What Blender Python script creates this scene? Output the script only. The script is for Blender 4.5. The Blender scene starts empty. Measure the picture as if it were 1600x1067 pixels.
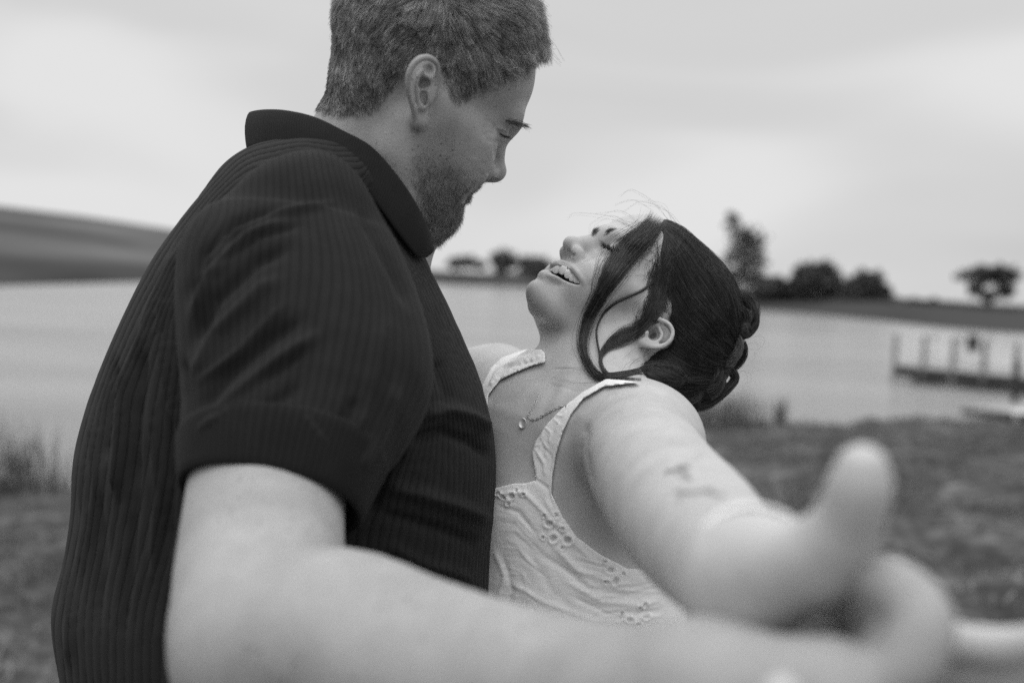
import bpy, bmesh, math, random, os
import numpy as np
import openvdb as vdb
from mathutils import Matrix, Vector
from mathutils.kdtree import KDTree
rng = np.random.default_rng(7)
random.seed(7)
# ------------------------------------------------------------------ camera, sky, sun
scene = bpy.context.scene
C = scene.collection
W, H, F = 1600.0, 1067.0, 1555.56
PITCH, ROLL = math.radians(3.57), math.radians(2.6)
CAM = np.array([0.0, 0.0, 1.5])
RM = np.array(Matrix.Rotation(math.pi/2-PITCH, 3, 'X') @ Matrix.Rotation(ROLL, 3, 'Z'))
cam_data = bpy.data.cameras.new('camera')
cam = bpy.data.objects.new('camera', cam_data)
C.objects.link(cam)
cam.matrix_world = Matrix.Translation(CAM) @ Matrix(RM).to_4x4()
cam_data.lens = 35.0
cam_data.sensor_width = 36.0
cam_data.clip_start = 0.02
cam_data.clip_end = 3000
cam_data.dof.use_dof = True
cam_data.dof.focus_distance = 0.965
cam_data.dof.aperture_fstop = 2.7
scene.camera = cam
scene.view_settings.view_transform = 'Standard'
scene.view_settings.look = 'None'
scene.view_settings.exposure = 0.0
scene.view_settings.gamma = 1.0
scene.view_settings.use_curve_mapping = False
scene.render.engine = 'CYCLES'
scene.cycles.use_denoising = False
scene.cycles.max_bounces = 6
scene.cycles.transparent_max_bounces = 8

SUN_EL, SUN_AZ = math.radians(76), math.radians(-151)
world = bpy.data.worlds.new('World')
scene.world = world
world.use_nodes = True
nt = world.node_tree
nt.nodes.clear()
def N(nt, t, **kw):
    n = nt.nodes.new(t)
    for k, v in kw.items():
        if k.startswith('i_'):
            n.inputs[k[2:].replace('_', ' ')].default_value = v
        else:
            setattr(n, k, v)
    return n
def ramp(nt, stops, interp='LINEAR'):
    r = nt.nodes.new('ShaderNodeValToRGB')
    r.color_ramp.interpolation = interp
    e = r.color_ramp.elements
    while len(e) > 1: e.remove(e[-1])
    e[0].position = stops[0][0]; v = stops[0][1]; e[0].color = (v, v, v, 1)
    for p, v in stops[1:]:
        x = e.new(p); x.color = (v, v, v, 1)
    return r
def make_world():
    L = nt.links.new
    out = N(nt, 'ShaderNodeOutputWorld')
    sky = N(nt, 'ShaderNodeTexSky', sky_type='NISHITA', sun_disc=False)
    sky.sun_elevation = SUN_EL; sky.sun_rotation = SUN_AZ
    sky.air_density = 1.0; sky.dust_density = 4.0
    bw = N(nt, 'ShaderNodeRGBToBW')
    L(sky.outputs[0], bw.inputs[0])
    # overcast deck: long soft grey bands, brighter towards the zenith as an overcast sky is
    tc = N(nt, 'ShaderNodeTexCoord')
    mp = N(nt, 'ShaderNodeMapping'); mp.inputs['Scale'].default_value = (1.0, 1.0, 3.6)
    mp.inputs['Rotation'].default_value = (0.05, -0.10, 0.0); mp.inputs['Location'].default_value = (.3, .1, .35)
    L(tc.outputs['Generated'], mp.inputs[0])
    no = N(nt, 'ShaderNodeTexNoise'); no.inputs['Scale'].default_value = 1.5; no.inputs['Detail'].default_value = 2.5
    no.inputs['Roughness'].default_value = 0.42; no.inputs['Distortion'].default_value = 0.5
    L(mp.outputs[0], no.inputs['Vector'])
    rp = ramp(nt, [(0.30, SKY_LO), (0.5, (SKY_LO+SKY_HI)/2), (0.68, SKY_HI)], 'EASE')
    L(no.outputs['Fac'], rp.inputs[0])
    sp = N(nt, 'ShaderNodeSeparateXYZ'); L(tc.outputs['Generated'], sp.inputs[0])
    el = N(nt, 'ShaderNodeMapRange'); el.inputs['From Min'].default_value = 0.30; el.inputs['From Max'].default_value = 1.0
    el.inputs['To Min'].default_value = 1.0; el.inputs['To Max'].default_value = 3.0; L(sp.outputs['Z'], el.inputs[0])
    mu = N(nt, 'ShaderNodeMath', operation='MULTIPLY'); L(rp.outputs[0], mu.inputs[0]); L(el.outputs[0], mu.inputs[1])
    bg1 = N(nt, 'ShaderNodeBackground'); L(bw.outputs[0], bg1.inputs[0]); bg1.inputs[1].default_value = 0.06
    bg2 = N(nt, 'ShaderNodeBackground'); L(mu.outputs[0], bg2.inputs[0]); bg2.inputs[1].default_value = 1.0
    mx = N(nt, 'ShaderNodeMixShader'); mx.inputs[0].default_value = 0.93
    L(bg1.outputs[0], mx.inputs[1]); L(bg2.outputs[0], mx.inputs[2]); L(mx.outputs[0], out.inputs[0])
SKY_LO, SKY_HI = 0.55, 0.82
make_world()
sun_data = bpy.data.lights.new('sun', 'SUN')
sun_data.energy = 0.55
sun_data.angle = math.radians(40)
sun = bpy.data.objects.new('sun', sun_data); C.objects.link(sun)
# light comes from high up, a little behind the camera
_d = Vector((0.12, 0.22, -1.0)).normalized()
sun.rotation_euler = _d.to_track_quat('-Z', 'Y').to_euler()
# ------------------------------------------------------------------ helpers
def Vp(px, py, d):
    """photo pixel + distance along the view axis -> camera-aligned metres (x right, y up, z back)"""
    return np.array([(px-800)/F*d, -(py-533.5)/F*d, -d])
def v2w(v): return CAM + np.asarray(v) @ RM.T
def w2v(p): return (np.asarray(p)-CAM) @ RM
def projv(v):
    d = -v[..., 2]
    return 800+v[..., 0]/d*F, 533.5-v[..., 1]/d*F, d
def P(px, py, d): return v2w(Vp(px, py, d))
def G(px, py, z):
    """point where the line of sight of a photo pixel meets height z"""
    r = Vp(px, py, 1.0) @ RM.T
    t = (z-CAM[2])/r[2]
    return CAM + r*t
def nrm(v): v = np.asarray(v, float); return v/np.linalg.norm(v)
def tag(o, label=None, cat=None, group=None, kind=None):
    for k, v in (('label', label), ('category', cat), ('group', group), ('kind', kind)):
        if v: o[k] = v
    return o
def empty(name, loc):
    o = bpy.data.objects.new(name, None); C.objects.link(o); o.location = loc; o.empty_display_size = 0.1
    return o
def mesh_obj(name, verts, faces, mat, parent=None, origin=None, smooth=True, attrs=None, uv=None):
    verts = np.asarray(verts, np.float32)
    if origin is None: origin = np.array(parent.location) if parent is not None else np.zeros(3)
    if parent is not None: origin = PW[parent.name] if parent.name in PW else np.array(parent.location)
    me = bpy.data.meshes.new(name)
    v = (verts-np.asarray(origin, np.float32)).astype(np.float32)
    me.vertices.add(len(v)); me.vertices.foreach_set('co', v.ravel())
    if isinstance(faces, np.ndarray):
        n, k = faces.shape
        me.loops.add(n*k); me.loops.foreach_set('vertex_index', faces.astype(np.int32).ravel())
        me.polygons.add(n); me.polygons.foreach_set('loop_start', np.arange(0, n*k, k, dtype=np.int32))
    else:
        ls = np.array([len(f) for f in faces], np.int32)
        flat = np.fromiter((i for f in faces for i in f), np.int32)
        me.loops.add(len(flat)); me.loops.foreach_set('vertex_index', flat)
        me.polygons.add(len(ls)); me.polygons.foreach_set('loop_start', np.concatenate([[0], np.cumsum(ls)[:-1]]).astype(np.int32))
        n = len(ls)
    me.update(calc_edges=True)
    me.polygons.foreach_set('use_smooth', np.full(n, smooth))
    if attrs:
        for an, av in attrs.items():
            a = me.attributes.new(an, 'FLOAT', 'POINT'); a.data.foreach_set('value', np.asarray(av, np.float32))
    me.validate(); me.update()
    if mat: me.materials.append(mat)
    o = bpy.data.objects.new(name, me); C.objects.link(o)
    if parent is not None:
        o.parent = parent
        PW[o.name] = np.asarray(origin, float)
    else:
        o.location = origin
    return o
PW = {}
def hair_obj(name, strands, radii, mat, parent=None, both=False):
    """strands: list of (n,3) world arrays, radii: root radius per strand (tapered)"""
    origin = np.zeros(3)
    if parent is not None: origin = PW[parent.name] if parent.name in PW else np.array(parent.location)
    sizes = [len(s) for s in strands]
    hc = bpy.data.hair_curves.new(name); hc.add_curves(sizes)
    pts = np.concatenate(strands).astype(np.float32)-origin.astype(np.float32)
    hc.attributes['position'].data.foreach_set('vector', pts.astype(np.float32).ravel())
    rr = np.concatenate([r*np.linspace(1, .35, n)**.7 for r, n in zip(radii, sizes)]).astype(np.float32)
    if both: rr = (rr*np.concatenate([np.clip(np.linspace(.05, 8, n), 0, 1) for n in sizes])).astype(np.float32)
    ra = hc.attributes.get('radius') or hc.attributes.new('radius', 'FLOAT', 'POINT')
    ra.data.foreach_set('value', rr)
    cv = hc.attributes.new('rnd', 'FLOAT', 'POINT')
    cv.data.foreach_set('value', np.repeat(rng.random(len(sizes)), sizes).astype(np.float32))
    tp_ = hc.attributes.new('tip', 'FLOAT', 'POINT'); tp_.data.foreach_set('value', np.concatenate([np.linspace(0, 1, n) for n in sizes]).astype(np.float32))
    hc.materials.append(mat)
    o = bpy.data.objects.new(name, hc); C.objects.link(o)
    if parent is not None:
        o.parent = parent; PW[o.name] = origin
    return o
# ---------------- signed distance shapes
class Pr:
    def __init__(s, fn, c, r, op='u', k=0.0): s.fn, s.c, s.r, s.op, s.k = fn, np.asarray(c, float), r, op, k
def ell(c, r, R=None, op='u', k=0.01):
    c = np.asarray(c, np.float32); r = np.asarray(r, np.float32)*np.ones(3, np.float32)
    Rm = np.eye(3, dtype=np.float32) if R is None else np.asarray(R, np.float32)   # rows = local axes
    def fn(p):
        q = (p-c) @ Rm.T
        q = q/r; a = np.sqrt(np.einsum('ij,ij->i', q, q)); q = q/r; b = np.sqrt(np.einsum('ij,ij->i', q, q))
        return a*(a-1)/np.maximum(b, 1e-9)
    return Pr(fn, c, float(r.max()), op, k)
def cone(a, b, ra, rb, op='u', k=0.01, sq=None):
    """rounded cone; sq=(axis, factor) flattens it along an axis"""
    a = np.asarray(a, np.float32); b = np.asarray(b, np.float32); ba = b-a; l2 = max(float(ba@ba), 1e-12)
    ax = None if sq is None else nrm(sq[0]).astype(np.float32)
    def fn(p):
        pa = p-a
        t = np.clip((pa@ba)/l2, 0, 1)
        q = pa-t[:, None]*ba
        rr = ra+(rb-ra)*t
        if ax is not None:
            s = q@ax
            q = q+np.outer(s*(1/sq[1]-1), ax)
            dd = np.sqrt(np.einsum('ij,ij->i', q, q))-rr
            return dd*(sq[1] if sq[1] < 1 else 1)
        return np.sqrt(np.einsum('ij,ij->i', q, q))-rr
    m = max(ra, rb)*(1 if sq is None else max(1, sq[1]))
    return Pr(fn, (a+b)/2, float(np.sqrt(l2)/2+m), op, k)
def tube(pts, rs, op='u', k=0.004, sq=None, sm=0):
    """one swept shape with no bulges at its joints; sm>0 resamples along a smooth curve"""
    pts = np.asarray(pts, float)
    rs = np.full(len(pts), rs) if np.isscalar(rs) else np.asarray(rs, float)
    if sm:
        q = catmull(np.column_stack([pts, rs]), (len(pts)-1)*sm+1); pts, rs = q[:, :3], q[:, 3]
    segs = [cone(pts[i], pts[i+1], rs[i], rs[i+1], 'u', 0, sq) for i in range(len(pts)-1)]
    lo, hi = (pts-rs[:, None]).min(0), (pts+rs[:, None]).max(0)
    mid = (pts[1:]+pts[:-1])/2; hl = np.linalg.norm(pts[1:]-pts[:-1], axis=1)/2; rm = np.maximum(rs[1:], rs[:-1])*(1 if sq is None else max(1, sq[1])); rn = np.minimum(rs[1:], rs[:-1])
    def fn(p):
        a, b = p.min(0), p.max(0); c = (a+b)/2; R = np.linalg.norm(b-a)/2
        dc = np.linalg.norm(mid-c, axis=1)
        use = np.nonzero(dc-hl-rm-R <= (dc+R-(rn if sq is None else 0)).min()+1e-6)[0]
        f = segs[use[0]].fn(p)
        for i in use[1:]: f = np.minimum(f, segs[i].fn(p))
        return f
    m = rs.max()*(0 if sq is None else max(0, sq[1]-1))
    return [Pr(fn, (lo+hi)/2, float(np.linalg.norm(hi-lo)/2+m), op, k)]
def evalp(prims, p, base=None):
    f = np.full(len(p), 0.5, np.float32) if base is None else base
    for q in prims:
        g = q.fn(p).astype(np.float32); k = q.k
        if q.op == 'u':
            if k > 0:
                h = np.maximum(k-np.abs(f-g), 0)/k; f = np.minimum(f, g)-h*h*k*.25
            else: f = np.minimum(f, g)
        elif q.op == 's':
            g = -g
            if k > 0:
                h = np.maximum(k-np.abs(f-g), 0)/k; f = np.maximum(f, g)+h*h*k*.25
            else: f = np.maximum(f, g)
        elif q.op == 'i':
            if k > 0:
                h = np.maximum(k-np.abs(f-g), 0)/k; f = np.maximum(f, g)+h*h*k*.25
            else: f = np.maximum(f, g)
        elif q.op == 'd':            # displacement: g is added
            f = f+g
    return f
def evalc(prims, p):
    """evalp for a compact batch of points, leaving out shapes that cannot matter there"""
    a, b = p.min(0), p.max(0); c = (a+b)/2; R = float(np.linalg.norm(b-a)/2)
    if R > .1: return evalp(prims, p)
    sel = [q for q in prims if q.op in 'id' or np.linalg.norm(q.c-c) < q.r+q.k+R+.03]
    return evalp(sel, p)
def mesh_sdf(prims, vox, lo, hi, B=20):
    lo = np.floor(np.asarray(lo)/vox/B).astype(int); hi = np.ceil(np.asarray(hi)/vox/B).astype(int)
    n = hi-lo
    ii = np.stack(np.meshgrid(*[np.arange(m) for m in n], indexing='ij'), -1).reshape(-1, 3)+lo
    cen = (ii+0.5)*B*vox
    R = B*vox*0.87
    keep = np.zeros(len(ii), bool); f0 = evalp(prims, cen.astype(np.float32))
    keep = np.abs(f0) < R*1.35+0.006
    bg = 3*vox
    g = vdb.FloatGrid(bg)
    for i in np.nonzero((~keep) & (f0 < 0))[0]:
        a = ii[i]*B; g.fill(tuple(int(x) for x in a), tuple(int(x) for x in a+B-1), -bg, False)
    off = np.stack(np.meshgrid(*[np.arange(B)]*3, indexing='ij'), -1).reshape(-1, 3)
    pc = np.array([q.c for q in prims]); prr = np.array([q.r+q.k for q in prims]); glob = np.array([q.op in 'id' for q in prims])
    for i in np.nonzero(keep)[0]:
        a = ii[i]*B
        dd = np.linalg.norm(pc-cen[i], axis=1)
        # unions far away cannot reach this block
        sel = [q for q, ok in zip(prims, (dd < prr+R+0.012) | glob) if ok]
        p = ((off+a)*vox).astype(np.float32)
        f = evalp(sel, p)
        g.copyFromArray(np.clip(f, -bg, bg).reshape(B, B, B).astype(np.float32), ijk=tuple(int(x) for x in a))
    g.transform = vdb.createLinearTransform(voxelSize=vox)
    pts, quads = g.convertToQuads(0.0)
    return pts.astype(np.float64), quads.astype(np.int32)
def normals(v, q):
    a, b, c, d = (v[q[:, i]] for i in range(4))
    fn = np.cross(c-a, d-b)
    n = np.zeros_like(v)
    for i in range(4):
        for j in range(3): n[:, j] += np.bincount(q[:, i], fn[:, j], len(v))
    return n/np.maximum(np.linalg.norm(n, axis=1, keepdims=True), 1e-12)
def polydist(x, y, pts):
    """2-D distance to a polyline, and the arc parameter 0..1"""
    pts = np.asarray(pts, float); best = np.full(x.shape, 1e9); bt = np.zeros(x.shape); side = np.zeros(x.shape)
    seg = np.linalg.norm(np.diff(pts, axis=0), axis=1); cum = np.concatenate([[0], np.cumsum(seg)]); tot = cum[-1]
    for i in range(len(pts)-1):
        a, b = pts[i], pts[i+1]; ba = b-a
        t = np.clip(((x-a[0])*ba[0]+(y-a[1])*ba[1])/max(ba@ba, 1e-9), 0, 1)
        dx, dy = x-a[0]-t*ba[0], y-a[1]-t*ba[1]
        d = np.hypot(dx, dy); m = d < best
        best[m] = d[m]; bt[m] = ((cum[i]+t*seg[i])/tot)[m]; side[m] = np.sign(ba[0]*dy-ba[1]*dx)[m]
    return best, bt, side
def inpoly(x, y, poly):
    poly = np.asarray(poly, float); r = np.zeros(x.shape, bool); j = len(poly)-1
    for i in range(len(poly)):
        xi, yi = poly[i]; xj, yj = poly[j]
        if yi != yj:
            r ^= ((yi > y) != (yj > y)) & (x < (xj-xi)*(y-yi)/(yj-yi)+xi)
        j = i
    return r
def sstep(a, b, x): t = np.clip((x-a)/(b-a), 0, 1); return t*t*(3-2*t)
def catmull(pts, n):
    pts = np.asarray(pts, float); m = len(pts)
    t = np.linspace(0, m-1, n); i = np.clip(t.astype(int), 0, m-2); u = (t-i)[:, None]
    p1, p2 = pts[i], pts[i+1]; p0 = pts[np.maximum(i-1, 0)]; p3 = pts[np.minimum(i+2, m-1)]
    p0 = np.where((i == 0)[:, None], 2*p1-p2, p0); p3 = np.where((i == m-2)[:, None], 2*p2-p1, p3)
    return 0.5*((2*p1)+(-p0+p2)*u+(2*p0-5*p1+4*p2-p3)*u**2+(-p0+3*p1-3*p2+p3)*u**3)
def brush(v, n, strokes, zmin=0.0):
    """sculpt strokes given in photo pixels: (points, radius px, push mm[, end push mm]); only faces turned to the viewer move"""
    x, y, d = projv(v)
    view = -v/np.linalg.norm(v, axis=1, keepdims=True)
    face = sstep(-0.05, 0.25, (n*view).sum(1))
    for s in strokes:
        pts, r, mm = s[:3]; m2 = s[3] if len(s) > 3 else mm
        dmax = s[4] if len(s) > 4 else None
        px = np.asarray(pts, float)
        sel = (x > px[:, 0].min()-3*r) & (x < px[:, 0].max()+3*r) & (y > px[:, 1].min()-3*r) & (y < px[:, 1].max()+3*r) & (face > 0)
        if dmax: sel &= d < dmax
        if not sel.any(): continue
        if len(px) == 1: dd = np.hypot(x[sel]-px[0, 0], y[sel]-px[0, 1]); t = np.zeros_like(dd)
        else: dd, t, _ = polydist(x[sel], y[sel], px)
        w = np.exp(-(dd/r)**2*1.2)*face[sel]
        if len(px) > 2: w *= np.clip(np.minimum(t, 1-t)*6+.15, 0, 1)
        v[sel] += n[sel]*(w*(mm+(m2-mm)*t)*1e-3)[:, None]
    return v
# ---------------- materials
def mat_new(name):
    m = bpy.data.materials.new(name); m.use_nodes = True; nt = m.node_tree; nt.nodes.clear()
    out = N(nt, 'ShaderNodeOutputMaterial'); b = N(nt, 'ShaderNodeBsdfPrincipled')
    nt.links.new(b.outputs[0], out.inputs[0]); return m, nt, b
def math_n(nt, op, a=None, b=None, c=None):
    n = nt.nodes.new('ShaderNodeMath'); n.operation = op
    for i, x in enumerate((a, b, c)):
        if x is None: continue
        if isinstance(x, (int, float)): n.inputs[i].default_value = x
        else: nt.links.new(x, n.inputs[i])
    return n.outputs[0]
def noise_n(nt, scale, detail=2.0, rough=0.5, vec=None, kind='ShaderNodeTexNoise'):
    n = nt.nodes.new(kind); n.inputs['Scale'].default_value = scale
    if 'Detail' in n.inputs: n.inputs['Detail'].default_value = detail
    if 'Roughness' in n.inputs and kind == 'ShaderNodeTexNoise': n.inputs['Roughness'].default_value = rough
    if vec is None:
        tc = nt.nodes.new('ShaderNodeTexCoord'); vec = tc.outputs['Object']
    nt.links.new(vec, n.inputs['Vector'])
    return n
def plain(name, v, rough=0.6, var=0.15, scale=30, bump=0.0, bscale=200, sheen=0):
    m, nt, b = mat_new(name); L = nt.links.new
    n = noise_n(nt, scale, 4)
    r = ramp(nt, [(0.3, v*(1-var)), (0.7, v*(1+var))]); L(n.outputs['Fac'], r.inputs[0]); L(r.outputs[0], b.inputs['Base Color'])
    b.inputs['Roughness'].default_value = rough
    b.inputs['Specular IOR Level'].default_value = 0.3
    if sheen: b.inputs['Sheen Weight'].default_value = sheen
    if bump:
        n2 = noise_n(nt, bscale, 3); bp = N(nt, 'ShaderNodeBump'); bp.inputs['Distance'].default_value = bump; bp.inputs['Strength'].default_value = 1.0
        L(n2.outputs['Fac'], bp.inputs['Height']); L(bp.outputs[0], b.inputs['Normal'])
    return m
def skin_mat(name, base, dark=0.05, freckle=0.25, pore=0.0002, rough=0.5):
    """skin: 'shade' attribute = hair-covered / pigmented fraction, plus the painted shade inside a mouth, mixes to a darker tone"""
    m, nt, b = mat_new(name); L = nt.links.new
    n1 = noise_n(nt, 26, 5, .65)
    r1 = ramp(nt, [(0.3, base*.86), (0.7, base*1.12)]); L(n1.outputs['Fac'], r1.inputs[0])
    vo = noise_n(nt, 210, 0.0, kind='ShaderNodeTexVoronoi'); vo.inputs['Randomness'].default_value = 1.0
    fr = ramp(nt, [(0.10, 1.0), (0.30, 0.0)]); L(vo.outputs['Distance'], fr.inputs[0])
    sel = N(nt, 'ShaderNodeSeparateColor'); L(vo.outputs['Color'], sel.inputs[0])
    thr = math_n(nt, 'GREATER_THAN', sel.outputs[0], 0.66)
    n3 = noise_n(nt, 22, 2); m3 = ramp(nt, [(0.42, 0.0), (0.62, 1.0)]); L(n3.outputs['Fac'], m3.inputs[0])
    fk = math_n(nt, 'MULTIPLY', math_n(nt, 'MULTIPLY', fr.outputs[0], thr), math_n(nt, 'MULTIPLY', m3.outputs[0], freckle))
    at = N(nt, 'ShaderNodeAttribute', attribute_name='shade')
    n4 = noise_n(nt, 900, 2); r4 = ramp(nt, [(0.35, 0.85), (0.6, 1.1)]); L(n4.outputs['Fac'], r4.inputs[0])
    sh = math_n(nt, 'MULTIPLY', at.outputs['Fac'], r4.outputs[0])
    sh = math_n(nt, 'MINIMUM', math_n(nt, 'ADD', sh, fk), 1.0)
    mx = N(nt, 'ShaderNodeMix', data_type='RGBA'); L(sh, mx.inputs[0]); L(r1.outputs[0], mx.inputs[6]); mx.inputs[7].default_value = (dark, dark, dark, 1)
    L(mx.outputs[2], b.inputs['Base Color'])
    b.inputs['Roughness'].default_value = rough
    b.inputs['Specular IOR Level'].default_value = 0.35
    b.inputs['Subsurface Weight'].default_value = 0.12
    b.inputs['Subsurface Radius'].default_value = (0.006, 0.006, 0.006)
    b.inputs['Subsurface Scale'].default_value = 1.0
    n5 = noise_n(nt, 1300, 3); n6 = noise_n(nt, 420, 2)
    hh = math_n(nt, 'ADD', n5.outputs['Fac'], math_n(nt, 'MULTIPLY', n6.outputs['Fac'], 1.2))
    bp = N(nt, 'ShaderNodeBump'); bp.inputs['Distance'].default_value = pore; bp.inputs['Strength'].default_value = 1.0
    L(hh, bp.inputs['Height']); L(bp.outputs[0], b.inputs['Normal'])
    return m
def hair_mat(name, lo, hi, rough=0.35, spec=0.4):
    m, nt, b = mat_new(name); L = nt.links.new
    at = N(nt, 'ShaderNodeAttribute', attribute_name='rnd')
    r = ramp(nt, [(0.0, lo), (0.7, lo+(hi-lo)*.45), (1.0, hi)]); L(at.outputs['Fac'], r.inputs[0])
    n = noise_n(nt, 70, 3, .6); nr = ramp(nt, [(.32, .45), (.5, .9), (.68, 1.5)]); L(n.outputs['Fac'], nr.inputs[0])      # tufts differ in tone
    tp = N(nt, 'ShaderNodeAttribute', attribute_name='tip'); tr = ramp(nt, [(0, .6), (.5, 1.0), (1, 1.15)]); L(tp.outputs['Fac'], tr.inputs[0])
    L(math_n(nt, 'MULTIPLY', math_n(nt, 'MULTIPLY', r.outputs[0], nr.outputs[0]), tr.outputs[0]), b.inputs['Base Color'])
    b.inputs['Roughness'].default_value = rough; b.inputs['Specular IOR Level'].default_value = spec
    return m

# ---------------- cloth surfaces
def grid_faces(nr, nc, closed=True):
    r = np.arange(nr-1)[:, None]; c = np.arange(nc if closed else nc-1)[None, :]
    c2 = (c+1) % nc
    return np.stack([r*nc+c, r*nc+c2, (r+1)*nc+c2, (r+1)*nc+c], -1).reshape(-1, 4)
def vnormals_grid(v, q): return normals(v, q)
def rbf_fit(traces):
    """traces: list of (value, [(px,py),...]); returns a smooth function of photo pixels"""
    X, Y = [], []
    for val, pts in traces:
        p = np.asarray(pts, float)
        p = catmull(p, max(len(p)*2-1, 2)) if len(p) > 2 else p
        X += list(p/100.0); Y += [val]*len(p)
    X, Y = np.array(X), np.array(Y, float)
    def ker(a, b):
        r = np.hypot(a[:, None, 0]-b[None, :, 0], a[:, None, 1]-b[None, :, 1]); return r*r*np.log(r+1e-9)
    n = len(X); A = np.zeros((n+3, n+3)); A[:n, :n] = ker(X, X)+np.eye(n)*0.02
    A[:n, n:] = np.column_stack([np.ones(n), X]); A[n:, :n] = A[:n, n:].T
    w = np.linalg.solve(A, np.concatenate([Y, np.zeros(3)]))
    def f(px, py):
        q = np.column_stack([px, py])/100.0; out = np.zeros(len(q))
        for i in range(0, len(q), 20000):
            s = q[i:i+20000]; out[i:i+20000] = ker(s, X)@w[:n]+w[n]+s@w[n+1:]
        return out
    return f
def knit_mat(name, base, depth=0.0009, width=0.16, fuzz=0.0002):
    """ribbed jersey; 'rib' attribute counts the ribs across the cloth"""
    m, nt, b = mat_new(name); L = nt.links.new
    at = N(nt, 'ShaderNodeAttribute', attribute_name='rib')
    fr = math_n(nt, 'FRACT', at.outputs['Fac'])
    di = math_n(nt, 'ABSOLUTE', math_n(nt, 'SUBTRACT', fr, 0.5))       # 0 at the groove, .5 on the rib
    rp = ramp(nt, [(0.0, 0.0), (width, 0.75), (0.5, 1.0)], 'EASE'); L(di, rp.inputs[0])
    c = ramp(nt, [(0.0, base*0.55), (0.6, base*1.0), (1.0, base*1.08)]); L(rp.outputs[0], c.inputs[0])
    n = noise_n(nt, 55, 3); nr = ramp(nt, [(0.3, .88), (0.7, 1.12)]); L(n.outputs['Fac'], nr.inputs[0])
    mx = N(nt, 'ShaderNodeMix', data_type='RGBA', blend_type='MULTIPLY'); mx.inputs[0].default_value = 1
    L(c.outputs[0], mx.inputs[6]); L(nr.outputs[0], mx.inputs[7]); L(mx.outputs[2], b.inputs['Base Color'])
    b.inputs['Roughness'].default_value = 0.9; b.inputs['Specular IOR Level'].default_value = 0.15
    b.inputs['Sheen Weight'].default_value = 0.03; b.inputs['Sheen Roughness'].default_value = 0.5
    f2 = noise_n(nt, 1500, 2)
    b1 = N(nt, 'ShaderNodeBump'); b1.inputs['Distance'].default_value = depth; L(rp.outputs[0], b1.inputs['Height'])
    b2 = N(nt, 'ShaderNodeBump'); b2.inputs['Distance'].default_value = fuzz; L(f2.outputs['Fac'], b2.inputs['Height']); L(b1.outputs[0], b2.inputs['Normal'])
    L(b2.outputs[0], b.inputs['Normal'])
    return m

from mathutils.bvhtree import BVHTree
class Surf:
    """ray lookups on a mesh given in camera-aligned metres"""
    def __init__(s, v, q): s.t = BVHTree.FromPolygons(v.tolist(), q.tolist())
    def depth(s, px, py):
        d = Vector(Vp(px, py, 1.0)).normalized()
        h = s.t.ray_cast(Vector((0, 0, 0)), d)
        return None if h[0] is None else -h[0].z
    def near(s, p):
        h = s.t.find_nearest(Vector(p)); return np.array(h[0]), np.array(h[1])
def depths(surfs, px, py):
    out = []
    for x, y in zip(px, py):
        ds = [d for d in (s.depth(x, y) for s in surfs) if d is not None]
        out.append(min(ds) if ds else np.nan)
    return np.array(out)
def fill_nan(d, default=1.0):
    ok = ~np.isnan(d)
    if not ok.any(): return np.full(len(d), default)
    i = np.arange(len(d)); return np.interp(i, i[ok], d[ok])
def lock(surfs, left, right, n, npt=26, lift=4.0, wob=.06, spread=0.0, dclamp=None, endlift=None, thick=2.0, nc=0):
    """a lock of hair between two traced edges, lying over the surfaces"""
    L_, R_ = catmull(left, npt), catmull(right, npt)
    mid = (L_+R_)/2; D = []
    for k in (0.0, .5, 1.0):
        q = L_+(R_-L_)*k
        d = depths(surfs, q[:, 0], q[:, 1])
        if dclamp is not None: d = np.where(d > dclamp, np.nan, d)
        D.append(fill_nan(d))
    D = np.array(D)
    for _ in range(3): D[:, 1:-1] = np.minimum(D[:, 1:-1], (D[:, :-2]+D[:, 1:-1]*2+D[:, 2:])/4+.0008)
    for _ in range(2): D[:, 1:-1] = (D[:, :-2]+D[:, 1:-1]*2+D[:, 2:])/4
    t = np.linspace(0, 1, npt); out = []
    for i in range(n):
        s = rng.random() if not nc else (rng.integers(nc)+.5+rng.normal()*.22)/nc; ph, fr, am = rng.random()*6.28, rng.uniform(1, 3), rng.normal()*wob
        ss = s+am*np.sin(ph+fr*3*t)+rng.normal()*spread*t**2
        q = L_+(R_-L_)*ss[:, None]
        sc = np.clip(ss, 0, 1)
        d = np.where(sc < .5, D[0]+(D[1]-D[0])*sc*2, D[1]+(D[2]-D[1])*(sc*2-1))
        lf = lift+(rng.random()*thick)*np.sin(np.pi*np.clip(t, .08, .95))+2.0*np.sin(np.pi*sc)
        d = d-lf*1e-3
        a = int(npt*(1-rng.random()*.12)) if rng.random() < .3 else npt
        out.append(v2w(np.stack([(q[:, 0]-800)/F*d, -(q[:, 1]-533.5)/F*d, -d], 1)[:max(a, 5)]))
    return out
def px_prim(poly, op='i', k=.001, dmin=None, dmax=None):
    """the solid seen through a traced outline, optionally between two depths"""
    poly = np.asarray(poly, float); cl = np.vstack([poly, poly[:1]])
    def fn(p):
        x, y, d = projv(p.astype(np.float64))
        dd, _, _ = polydist(x, y, cl); sgn = np.where(inpoly(x, y, poly), -1, 1)
        g = dd*sgn*d/F
        if dmin is not None: g = np.maximum(g, dmin-d)
        if dmax is not None: g = np.maximum(g, d-dmax)
        return g.astype(np.float32)
    return Pr(fn, (0, 0, -1), 10.0, op, k)
def march(prims, px, py, a=.8, b=1.2):
    """distance at which a photo pixel's ray enters the solid"""
    ds = np.linspace(a, b, 500); r = Vp(px, py, 1.0)
    f = evalp(prims, (ds[:, None]*r).astype(np.float32)); i = np.nonzero(f < 0)[0]
    return None if not len(i) else float(ds[i[0]])
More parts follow.
